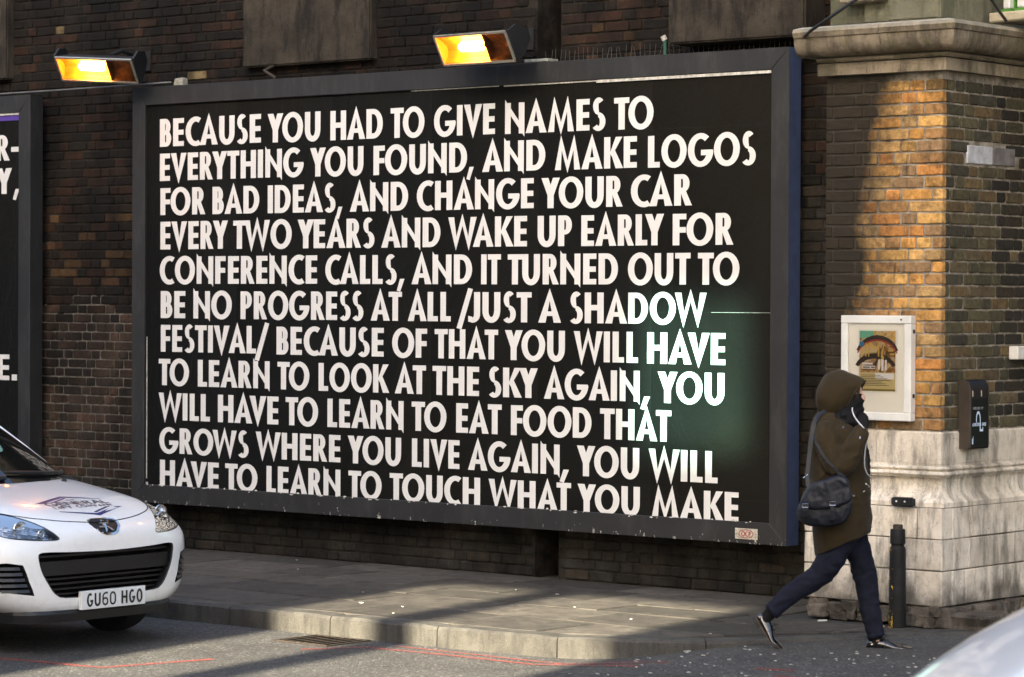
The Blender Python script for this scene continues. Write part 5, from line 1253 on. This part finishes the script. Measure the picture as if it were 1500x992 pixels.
def ering(c, u, v, e=1.0, n=36):
    """ellipse-like ring round c with half axes u, v"""
    return [c + u*math.copysign(abs(math.cos(t))**e, math.cos(t)) + v*math.copysign(abs(math.sin(t))**e, math.sin(t)) for t in (2*math.pi*k/n for k in range(n))]
def limb(m_, pts, n=20):
    """pts: (Vector, r) or (Vector, r_inplane, r_lateral); round limb with caps"""
    P_ = [p[0] for p in pts]; rings = []
    for i, p in enumerate(pts):
        t = (P_[min(i+1, len(P_)-1)]-P_[max(i-1, 0)]).normalized(); lat = Vector((0, 1, 0)); lat = (lat-t*lat.dot(t)).normalized(); o = t.cross(lat)
        r1 = p[1]; r2 = p[2] if len(p) > 2 else p[1]; rings.append(ering(p[0], o*r1, lat*r2, 1, n))
    # rounded ends
    for end, s_ in ((0, -1), (-1, 1)):
        t = (P_[1]-P_[0]).normalized() if end == 0 else (P_[-1]-P_[-2]).normalized(); c = P_[end]; base = rings[end]; r_ = pts[end][1]
        extra = [[c+(q-c)*f_+t*s_*r_*g_ for q in base] for f_, g_ in ((.8, .25), (.4, .38))]
        rings = extra[::-1]+rings if end == 0 else rings+extra
    m_.rings(rings)
def refine_pts(pts, k=4):
    """Catmull-Rom through the control stations"""
    out = []; 
    g = lambda i: pts[max(0, min(len(pts)-1, i))]
    for i in range(len(pts)-1):
        for s_ in range(k):
            t = s_/k; row = []
            for c_ in range(len(pts[0])):
                a, b, c, d = g(i-1)[c_], g(i)[c_], g(i+1)[c_], g(i+2)[c_]
                row.append(.5*((2*b)+(c-a)*t+(2*a-5*b+4*c-d)*t*t+(3*b-a-3*c+d)*t*t*t))
            out.append(tuple(row))
    out.append(tuple(pts[-1])); return out
def fuse(m_, name, mat, parent, voxel=.008, smooth=4, disp=None):
    o = m_.build(name, mat, parent); fix_normals(o)
    md = o.modifiers.new('r', 'REMESH'); md.mode = 'VOXEL'; md.voxel_size = voxel; md.use_smooth_shade = True
    ms = o.modifiers.new('s', 'SMOOTH'); ms.factor = .6; ms.iterations = smooth
    apply_mods(o)
    if disp:
        me = o.data; me.update(); co = [v.co.copy() for v in me.vertices]; no = [v.normal.copy() for v in me.vertices]
        for v, c, n_ in zip(me.vertices, co, no): v.co = c+n_*disp(c, n_)
        me.update()
    me = o.data; me.polygons.foreach_set('use_smooth', [True]*len(me.polygons)); return o

# body: head with a face, neck, torso, arms and hands, legs, one skin
hb_ = MB(); hc = L2(1236, 576)
bm = bmesh.new(); bmesh.ops.create_uvsphere(bm, u_segments=48, v_segments=36, radius=1)
def g3(p, c, s_): return math.exp(-((p.x-c[0])**2+(p.y-c[1])**2+(p.z-c[2])**2)/(2*s_*s_))
for v in bm.verts:
    d = v.co.copy(); p = Vector((d.x*.100, d.y*.076, d.z*.122))
    if p.z < -.02: p.x = p.x*(1+p.z*1.2)+.02*(-p.z/.1) ; p.y *= 1+p.z*2.4
    p.x += .019*g3(p, (.098, 0, -.018), .013)+.012*g3(p, (.098, 0, .004), .011)              # nose
    for s_ in (-1, 1):
        p.x -= .013*g3(p, (.092, s_*.030, .014), .014)                                        # eye sockets
        p.x += .006*g3(p, (.092, s_*.030, .036), .012); p.x += .006*g3(p, (.08, s_*.045, -.015), .018)  # brow, cheek
        p.y += s_*.012*g3(p, (0, s_*.076, -.005), .016)                                       # ears
    p.x += .007*g3(p, (.09, 0, -.050), .012)-.004*g3(p, (.09, 0, -.060), .005)+.006*g3(p, (.085, 0, -.068), .010)+.010*g3(p, (.08, 0, -.10), .018)
    v.co = p+hc
bm.verts.index_update(); hb_.add([v.co for v in bm.verts], [[v.index for v in f.verts] for f in bm.faces]); bm.free()
limb(hb_, [(L2(1226, 600), .05), (L2(1222, 620), .06), (L2(1226, 650), .10, .15), (L2(1228, 700), .09, .13), (L2(1234, 760), .10, .15)])
for s_, el, wr in ((-1, (1222, 678, -.21), (1250, 634, -.13)), (1, (1232, 684, .19), (1254, 640, .08))):
    limb(hb_, [(L2(1208, 628, s_*.15), .045), (L2(*el), .036), (L2(*wr), .026)], 12)
for pts in ([(1243, 780, .08, .07), (1262, 812, .08, .058), (1270, 850, .08, .045), (1276, 900, .08, .038), (1285, 940, .08, .03)], [(1232, 780, -.08, .07), (1212, 820, -.08, .06), (1198, 843, -.08, .048), (1164, 866, -.085, .038), (1130, 898, -.09, .03)]):
    limb(hb_, [(L2(a, b, y), r_) for a, b, y, r_ in pts], 12)
body_ = fuse(hb_, 'body', M_SKIN, person, .006, 2)
for s_ in (-1, 1):
    bm = bmesh.new(); bmesh.ops.create_uvsphere(bm, u_segments=14, v_segments=10, radius=.0125); e_ = MB(); c_ = hc+Vector((.079, s_*.030, .014)); bm.verts.index_update()
    e_.add([v.co+c_ for v in bm.verts], [[v.index for v in f.verts] for f in bm.faces]); eb = e_.build('eye', simple('eye_white', (.6, .58, .55), .3), body_, True)
    e_ = MB(); e_.add([v.co*.5+c_+Vector((.0075, 0, 0)) for v in bm.verts], [[v.index for v in f.verts] for f in bm.faces]); e_.build('iris', simple('eye_iris', (.02, .012, .008), .2), eb, True); bm.free()
    e_ = MB(); e_.tube([hc+Vector((.090-.012*i*i/4, s_*(.014+.011*i), .034+.002*(2-abs(i-1.5)))) for i in range(5)], [.001, .0028, .003, .0025, .001], 6); e_.build('eyebrow', M_HAIR, body_, True)
e_ = MB()
for k in range(9): e_.tube([hc+Vector((.04+.004*k, -.072+.006*k, .09-.004*k)), hc+Vector((.085, -.066+.005*k, .05)), hc+Vector((.083, -.071+.003*k, .015-.004*k)), hc+Vector((.062, -.078, -.03))], [.005, .006, .005, .002], 6)
e_.build('hair_strands', M_HAIR, body_, True)

# jeans
jm = MB()
def leg(pts):
    rp = refine_pts(pts, 5); limb(jm, [(L2(a, b, y), r1, r2) for a, b, y, r1, r2 in rp], 24)
leg([(1240, 770, .07, .105, .10), (1258, 806, .08, .078, .085), (1268, 842, .085, .069, .066), (1272, 868, .085, .063, .058), (1276, 898, .085, .060, .055), (1284, 931, .085, .049, .047)])
leg([(1231, 772, -.07, .108, .10), (1217, 810, -.08, .088, .09), (1202, 838, -.085, .073, .070), (1184, 853, -.085, .063, .060), (1158, 871, -.087, .057, .055), (1133, 895, -.09, .047, .046)])
def denim(c, n_):
    k = 1.0 if c.z < .75 else .4
    f_ = noise.noise(Vector((c.x*9+c.z*14, c.y*8, c.z*30-c.x*12)))
    kn = max(0, 1-abs(c.z-.42)/.16)
    return .0055*k*f_+.003*noise.noise(c*22)+.006*kn*(1-2*abs(noise.noise(Vector((c.x*6, c.y*6, c.z*24)))))
jeans = fuse(jm, 'jeans', M_JEANS, person, .007, 3, denim)
for a, b in ((L2(1282.5, 927, .085), L2(1284.8, 934.5, .085)), (L2(1137, 891, -.09), L2(1130.5, 897.5, -.09))):
    d_ = (b-a).normalized(); m_ = MB(); lat = Vector((0, 1, 0)); o_ = d_.cross(lat)
    r_ = .050; m_.rings([ering(a, o_*r_, lat*(r_-.002)), ering(a+d_*.012, o_*(r_+.003), lat*(r_+.001)), ering(b, o_*(r_+.001), lat*(r_-.001)), ering(b-d_*.002, o_*(r_-.008), lat*(r_-.01))]); m_.build('cuff', M_JEANS, jeans, True)
# socks and shoes
SHOE = [(0, .020, .040), (.006, .027, .058), (.02, .032, .070), (.045, .034, .074), (.075, .035, .072), (.10, .036, .070), (.125, .038, .064), (.15, .041, .054), (.175, .044, .045), (.20, .045, .038), (.225, .043, .033), (.245, .037, .028), (.262, .026, .023), (.272, .012, .018)]
def shoe(place, bend, y):
    """place: matrix; bend: toe joint angle about x=.18"""
    def tf(p):
        x, yy, z = p
        if bend and x > .165:
            t = min(1, (x-.165)/.04); a = bend*t; dx, dz = x-.165, z; x, z = .165+dx*math.cos(a)-dz*math.sin(a)*t, dx*math.sin(a)+dz*math.cos(a)
        return place @ Vector((x, yy, z))
    up = MB(); rr = []
    for x, w, h in SHOE:
        ring = []; 
        for k in range(28):
            t = 2*math.pi*k/28; c, s_ = math.cos(t), math.sin(t)
            yy = w*math.copysign(abs(c)**.75, c); z = .018+(h-.018)*abs(s_)**.9 if s_ > 0 else .018-.004*abs(s_)
            if s_ > 0: yy *= 1-.35*abs(s_)**2
            ring.append(tf((x, yy, z)))
        rr.append(ring)
    up.rings(rr); o = up.build('shoe', M_PATENT, person, True); fix_normals(o)
    so_ = MB(); so_.rings([[tf((x, (w+.003)*math.copysign(abs(c)**.6, c), z)) for c, z in ((1, .016), (1, .009), (-1, .009), (-1, .016))] for x, w in [(-.002, .016)]+[(a, b) for a, b, _ in SHOE]+[(.276, .008)]]); q = so_.build('sole', M_SOLE, o); fix_normals(q)
    he = MB(); he.rings([[tf((x, (w+.001)*s_, z)) for s_, z in ((1, .0089), (1, -.014), (-1, -.014), (-1, .0089))] for x, w in ((0, .018), (.008, .028), (.03, .033), (.07, .034))]); q = he.build('heel', M_HEEL, o); fix_normals(q)
    # wing-cap seam, lacing
    for xx in (.205, .13):
        m_ = MB(); pts = [tf((xx+.018*abs(math.cos(t))*(1 if xx > .2 else -1), (.046 if xx > .2 else .040)*math.cos(t)*(1-.30*math.sin(t)**2), .018+(.042-.018 if xx > .2 else .066-.018)*abs(math.sin(t))**.9+.0004)) for t in (math.pi*k/14 for k in range(15))]; m_.tube(pts, .0016, 5); m_.build('seam', M_HEEL, o)
    for k in range(4):
        x = .10+k*.018; h = .074-.0065*k*1.3; m_ = MB(); m_.tube([tf((x, -.018, h-.008)), tf((x+.003, 0, h+.003)), tf((x, .018, h-.008))], .0024, 5); m_.build('lace', M_HEEL, o)
    m_ = MB()
    for s_ in (-1, 1):
        c_ = Vector((.100, s_*.010, .082)); m_.tube([tf(c_+Vector((.012*math.cos(t)-.0, s_*.020*(.5+.5*math.sin(t)), .010*math.cos(t)+.004*math.sin(2*t)))) for t in (2*math.pi*k/10 for k in range(11))], .0018, 5)
    m_.build('lace_bow', M_HEEL, o); return o
def pitch_mat(org, ang): return Matrix.Translation(org) @ Matrix.Rotation(-ang, 4, 'Y')
sF = shoe(pitch_mat(L2(1270.5, 957.5, .085)+Vector((0, 0, .016)), R(-1.5)), R(5), .085)
sB = shoe(pitch_mat(L2(1106.5, 905, -.09), R(-59)), R(24), -.09)
for a, b, c, par in ((L2(1284, 929, .085), L2(1284, 942, .085), L2(1283.5, 950, .085), sF), (L2(1134, 894, -.09), L2(1124, 905, -.09), L2(1119, 913, -.09), sB)):
    m_ = MB(); limb(m_, [(a, .040), (b, .035, .033), (c, .040, .030)], 16); m_.build('sock', M_SOCK, person, True)

# parka
pm = MB()
rows = [(1196, 814, 1273, 777, .200), (1194, 796, 1273.5, 763, .205), (1191, 770, 1273, 748, .205), (1189, 740, 1272, 730, .200), (1187, 702, 1271, 702, .185), (1184.5, 668, 1269, 670, .182), (1185, 642, 1266, 645, .192), (1188, 622, 1259, 627, .190), (1194, 607, 1250, 613, .150), (1203, 597, 1246, 603, .090)]
rr = []
for x0, z0_, x1, z1_, hw in refine_pts(rows, 4):
    a, b = L2(x0, z0_), L2(x1, z1_); rr.append(ering((a+b)/2, (b-a)/2, Vector((0, hw, 0)), .88, 44))
pm.rings(rr)
limb(pm, [(L2(a, b, y), r1, r2) for a, b, y, r1, r2 in refine_pts([(1206, 626, -.135, .070, .07), (1206, 640, -.175, .074, .066), (1212, 662, -.205, .069, .062), (1222, 682, -.220, .062, .06), (1231, 672, -.222, .060, .058), (1241, 655, -.205, .056, .054), (1250, 637, -.165, .047, .048), (1254, 629, -.145, .044, .044)], 4)], 22)
limb(pm, [(L2(a, b, y), r1, r2) for a, b, y, r1, r2 in refine_pts([(1208, 628, .13, .068, .07), (1216, 650, .19, .066, .062), (1230, 684, .20, .062, .06), (1244, 662, .16, .055, .054), (1256, 640, .09, .046, .046)], 4)], 22)
def ridge(v): return 1-2*abs(noise.noise(v))
def folds(c, n_):
    d_ = .006*noise.noise(Vector((c.x*6, c.y*6, c.z*9)))+.004*noise.noise(c*17)
    arm = max(0.0, 1-abs(c.y+.21)/.10)*max(0.0, 1-abs(c.z-1.16)/.20)
    d_ += .012*arm*ridge(Vector((c.x*9+c.z*6, c.y*5, c.z*17-c.x*13)))
    d_ += .007*max(0, 1-abs(c.z-.95)/.22)*ridge(Vector((c.x*5, c.y*4, c.z*18+c.x*6)))
    d_ += .005*max(0, 1-abs(c.z-.72)/.15)*ridge(Vector((c.x*14, c.y*10, c.z*4)))
    return d_
parka = fuse(pm, 'parka', M_PARKA, person, .006, 5, folds)
# cuffs, placket, seams, drawcord
m_ = MB(); a, b = L2(1251, 634, -.158), L2(1255, 627, -.140); limb(m_, [(a, .047), (a.lerp(b, .6), .049), (b, .044)], 18); m_.build('sleeve_cuff', M_PARKA, parka, True)
m_ = MB(); rr = [ering((L2(x0, z0_)+L2(x1, z1_))/2, (L2(x1, z1_)-L2(x0, z0_))/2*1.012, Vector((0, hw*1.012, 0)), .88, 60) for x0, z0_, x1, z1_, hw in ((1195.5, 806, 1273.5, 770, .203), (1195.6, 807.5, 1273.5, 771.5, .2035))]
m_.tube(rr[0]+[rr[0][0]], .0022, 5); m_.build('hem_stitching', M_PARKA, parka)
def onto(a, b, y0=-.6, off=.004, tgt=None, _c={}):
    """point on the near side of the parka at picture-side position (a, b)"""
    t = tgt or parka
    if t.name not in _c:
        bm = bmesh.new(); bm.from_mesh(t.data); bmesh.ops.triangulate(bm, faces=bm.faces[:]); _c[t.name] = BVHTree.FromBMesh(bm); bm.free()
    p = L2(a, b, -.2); p.y = y0; h = _c[t.name].ray_cast(p, Vector((0, 1, 0))); return (h[0]+Vector((0, -off, 0))) if h[0] is not None else L2(a, b, -.1)
for pts in ([(1244, 720), (1252, 726), (1262, 724), (1270, 716)], [(1240, 735), (1255, 738), (1270, 733)]):
    m_ = MB(); m_.tube([onto(*q, off=.0005) for q in pts], .0018, 5); m_.build('pocket_seam', M_PARKA, parka)
m_ = MB(); m_.tube([onto(1253.5, 719), onto(1259, 712), onto(1263, 706)], .0035, 6); m_.build('drawcord', M_CORD, parka)
for a, b in ((1226, 623), (1252, 637.5)):
    m_ = MB(); m_.tube([onto(a, b-1.5, off=.003), onto(a+.5, b+2, off=.006)], [.003, .0055], 6); m_.build('zip_pull', M_CHROME, parka)
# hood
hr = [((1263, 554), (1231, 606), .088), ((1257, 549), (1225, 609), .108), ((1248, 544), (1218, 610), .124), ((1236, 539.5), (1211, 610), .134), ((1224, 539), (1205, 607), .134), ((1212, 545), (1200.5, 602), .122), ((1203, 555), (1198, 595), .095), ((1198.5, 567), (1196.8, 585), .05)]
rr = []
flat = [(a[0], a[1], b[0], b[1], w) for a, b, w in hr]
for x0, z0_, x1, z1_, w in refine_pts(flat, 4):
    a, b = L2(x0, z0_), L2(x1, z1_); rr.append(ering((a+b)/2, (a-b)/2, Vector((0, w, 0)), .92, 44))
hm = MB(); hm.rings(rr, cap=False); n0 = (len(rr)-1)*44; hm.f.append(tuple(n0+k for k in range(44))); hm.m.append(0)
hood_ = hm.build('hood', M_PARKA, person, True); fix_normals(hood_)
for v in hood_.data.vertices:
    c = v.co; v.co = c+Vector((0, 0, 1))*0+(c-hc).normalized()*(.008*noise.noise(Vector((c.x*8, c.y*7, c.z*9)))+.007*(1-2*abs(noise.noise(Vector((c.x*9+c.z*10, c.y*5, c.z*13-c.x*9))))))
md = hood_.modifiers.new('s', 'SOLIDIFY'); md.thickness = .010; md.offset = -1
md = hood_.modifiers.new('b', 'SUBSURF'); md.levels = 1; md.render_levels = 1
m_ = MB(); m_.tube([p for p in rr[0]]+[rr[0][0]], .0065, 8); m_.build('hood_hem', M_PARKA, hood_, True)
# scarf
sm_ = MB(); rr = []
for z_, x0, x1, hw in refine_pts([(573, 1233, 1261.5, .066), (582, 1224, 1262.5, .080), (594, 1217, 1262, .088), (606, 1212, 1261.5, .096), (618, 1214, 1260, .098), (630, 1222, 1259, .085), (643, 1236, 1264, .060), (662, 1248, 1270, .050), (684, 1254, 1271.5, .040), (694, 1258, 1270, .030)], 4):
    a, b = L2(x0, z_+1.5), L2(x1, z_); rr.append(ering((a+b)/2, (b-a)/2, Vector((0, hw, 0)), .95, 40))
sm_.rings(rr)
for cx, cz, r_ in ((1222, 606, .034), (1232, 600, .030)):
    sm_.tube([L2(cx-8, cz-3, -.075), L2(cx, cz+6, -.105), L2(cx+12, cz+14, -.10), L2(cx+20, cz+24, -.07)], [r_*.6, r_, r_, r_*.7], 12)
scarf = fuse(sm_, 'scarf', M_SCARF, person, .006, 2, lambda c, n_: .010*noise.noise(Vector((c.x*10+c.z*8, c.y*8, c.z*34-c.x*14)))+.004*noise.noise(c*30))
# gloved hand closed on the scarf: palm, four curled fingers and a thumb
gm = MB(); wv = L2(1255, 628, -.143); pc = L2(1258, 617, -.120)
limb(gm, [(wv, .027, .022), (L2(1256.5, 623, -.134), .032, .020), (pc, .036, .019), (L2(1257.5, 610, -.108), .033, .016)], 14)
for k in range(4):
    f0 = L2(1252.5+2.6*k, 609+1.6*k, -.108); l_ = (.9, 1, .96, .8)[k]
    gm.tube([f0, f0+Vector((.006, .008, .022))*l_, f0+Vector((.012, .030, .030))*l_, f0+Vector((.008, .046, .018))*l_, f0+Vector((-.004, .046, .004))*l_], [.0098, .0092, .0088, .008, .006], 10)
gm.tube([L2(1250, 618, -.125), L2(1246.5, 612, -.118), L2(1246, 605, -.105), L2(1249, 600, -.094)], [.013, .0115, .0105, .007], 10)
fuse(gm, 'glove', M_GLOVE, person, .0035, 1)

# earphone cord
m_ = MB(); pts = [(1243, 594, -.105), (1242.5, 598, -.115), (1245, 606, -.122), (1250, 615, -.150), (1256, 623, -.178), (1262, 631, -.15), (1264, 636, -.13), (1262.5, 645, -.115), (1261, 660, -.100), (1260.5, 675, -.098), (1262, 684, -.09), (1266, 692, -.07), (1272, 696, -.04)]
rp = refine_pts(pts, 4); m_.tube([L2(a, b, y) for a, b, y in rp], .0036, 6)
M_P = Matrix.Translation(PORG) @ Matrix.Rotation(HEADING, 4, 'Z')
cord = m_.build('earphone_cord', M_CORD, None, True); cord.matrix_world = M_P; tag(cord, 'pale earphone cord hanging down the front of the olive parka', 'cord')
# bag
bag = tag(empty('shoulder_bag', PORG, HEADING), 'dark blue-black leather satchel hanging at the hip of the walking person', 'bag')
def extr(poly, ys, name, mat, parent, vox=.006, disp=None):
    cx = sum(p[0] for p in poly)/len(poly); cz = sum(p[1] for p in poly)/len(poly); P_ = smooth_poly(poly, 2); m2 = MB()
    m2.rings([[L2(cx+(a-cx)*k, cz+(b-cz)*k, y) for a, b in P_] for y, k in ys]); return fuse(m2, name, mat, parent, vox, 2, disp)
crk = lambda c, n_: .007*noise.noise(Vector((c.x*14, c.y*8, c.z*16)))+.003*noise.noise(c*38)
BG = [(1176, 714), (1198, 702), (1226, 694), (1235, 716), (1239, 740), (1231, 762), (1213, 772), (1170, 769), (1159, 755), (1166, 733)]
bb = extr(BG, ((-.200, .80), (-.222, .96), (-.27, 1.0), (-.31, .99), (-.335, .93), (-.345, .70)), 'bag_body', M_LEATH, bag, .006, crk)
FL = [(1174, 712), (1198, 699), (1227, 691.5), (1237, 716), (1236, 733), (1209, 744), (1180, 747), (1164, 742), (1167, 728)]
fl_ = extr(FL, ((-.225, .97), (-.30, 1.0), (-.345, .985), (-.362, .93), (-.368, .80)), 'bag_flap', M_LEATH, bag, .006, crk)
for x, z0_, z1_ in ((1208, 733, 760), (1170, 737, 757)):
    m_ = MB(); a, b = L2(x, z0_, -.374), L2(x+.8, z1_, -.368); m_.rings([[p+Vector((dx, dy, 0)) for dx, dy in ((-.012, 0), (.012, 0), (.012, .006), (-.012, .006))] for p in (a, a.lerp(b, .5)+Vector((0, -.004, 0)), b, b+Vector((0, .01, -.004)))]); m_.build('buckle_strap', M_LEATH, bag)
    m_ = MB(); c_ = L2(x, z0_+3, -.380); s_ = .017; m_.tube([c_+Vector((dx*s_, 0, dz*.010)) for dx, dz in ((-1, -1), (-1, 1), (1, 1), (1, -1), (-1, -1))], .0026, 6); m_.build('buckle', M_CHROME, bag)
m_ = MB(); m_.box(-.030, -.004, -.004, .004, -.004, .004, c=.001); m_.box(.012, .026, -.004, .004, -.004, .004, c=.001); m_.v = [tuple(Vector(p)+L2(1234, 724, -.33)) for p in m_.v]; m_.build('ring_fitting', M_CHROME, bag)
m_ = MB(); c_ = L2(1175, 697, -.245); m_.tube([c_+Vector((-.016, 0, -.008)), c_+Vector((.010, 0, .012))], .0045, 6); m_.build('ring_fitting', M_CHROME, bag)
def strap(pts, w=.015, t=.003, name='shoulder_strap'):
    m2 = MB(); rr = []; Q = [Vector(p) for p in pts]
    for i, p in enumerate(Q):
        tt = (Q[min(i+1, len(Q)-1)]-Q[max(i-1, 0)]).normalized(); nn = Vector((0, -1, .0)); sd_ = tt.cross(nn).normalized(); rr.append([p+sd_*w+nn*t, p-sd_*w+nn*t, p-sd_*w-nn*t, p+sd_*w-nn*t])
    m2.rings(rr); o_ = m2.build(name, M_LEATH, bag); fix_normals(o_)
strap([L2(1177, 712, -.27), L2(1176, 695, -.245), L2(1180, 665, -.21), L2(1183.5, 640, -.19), L2(1187.5, 618, -.165), L2(1195, 605, -.13), L2(1206, 599, -.10)], .012)
strap([onto(1186, 634, off=.004), onto(1192, 648, off=.004), onto(1200, 661, off=.004), onto(1209, 673, off=.004), onto(1217, 680, off=.006), onto(1224, 689, off=.008), L2(1227, 697, -.30)], .008, .002)
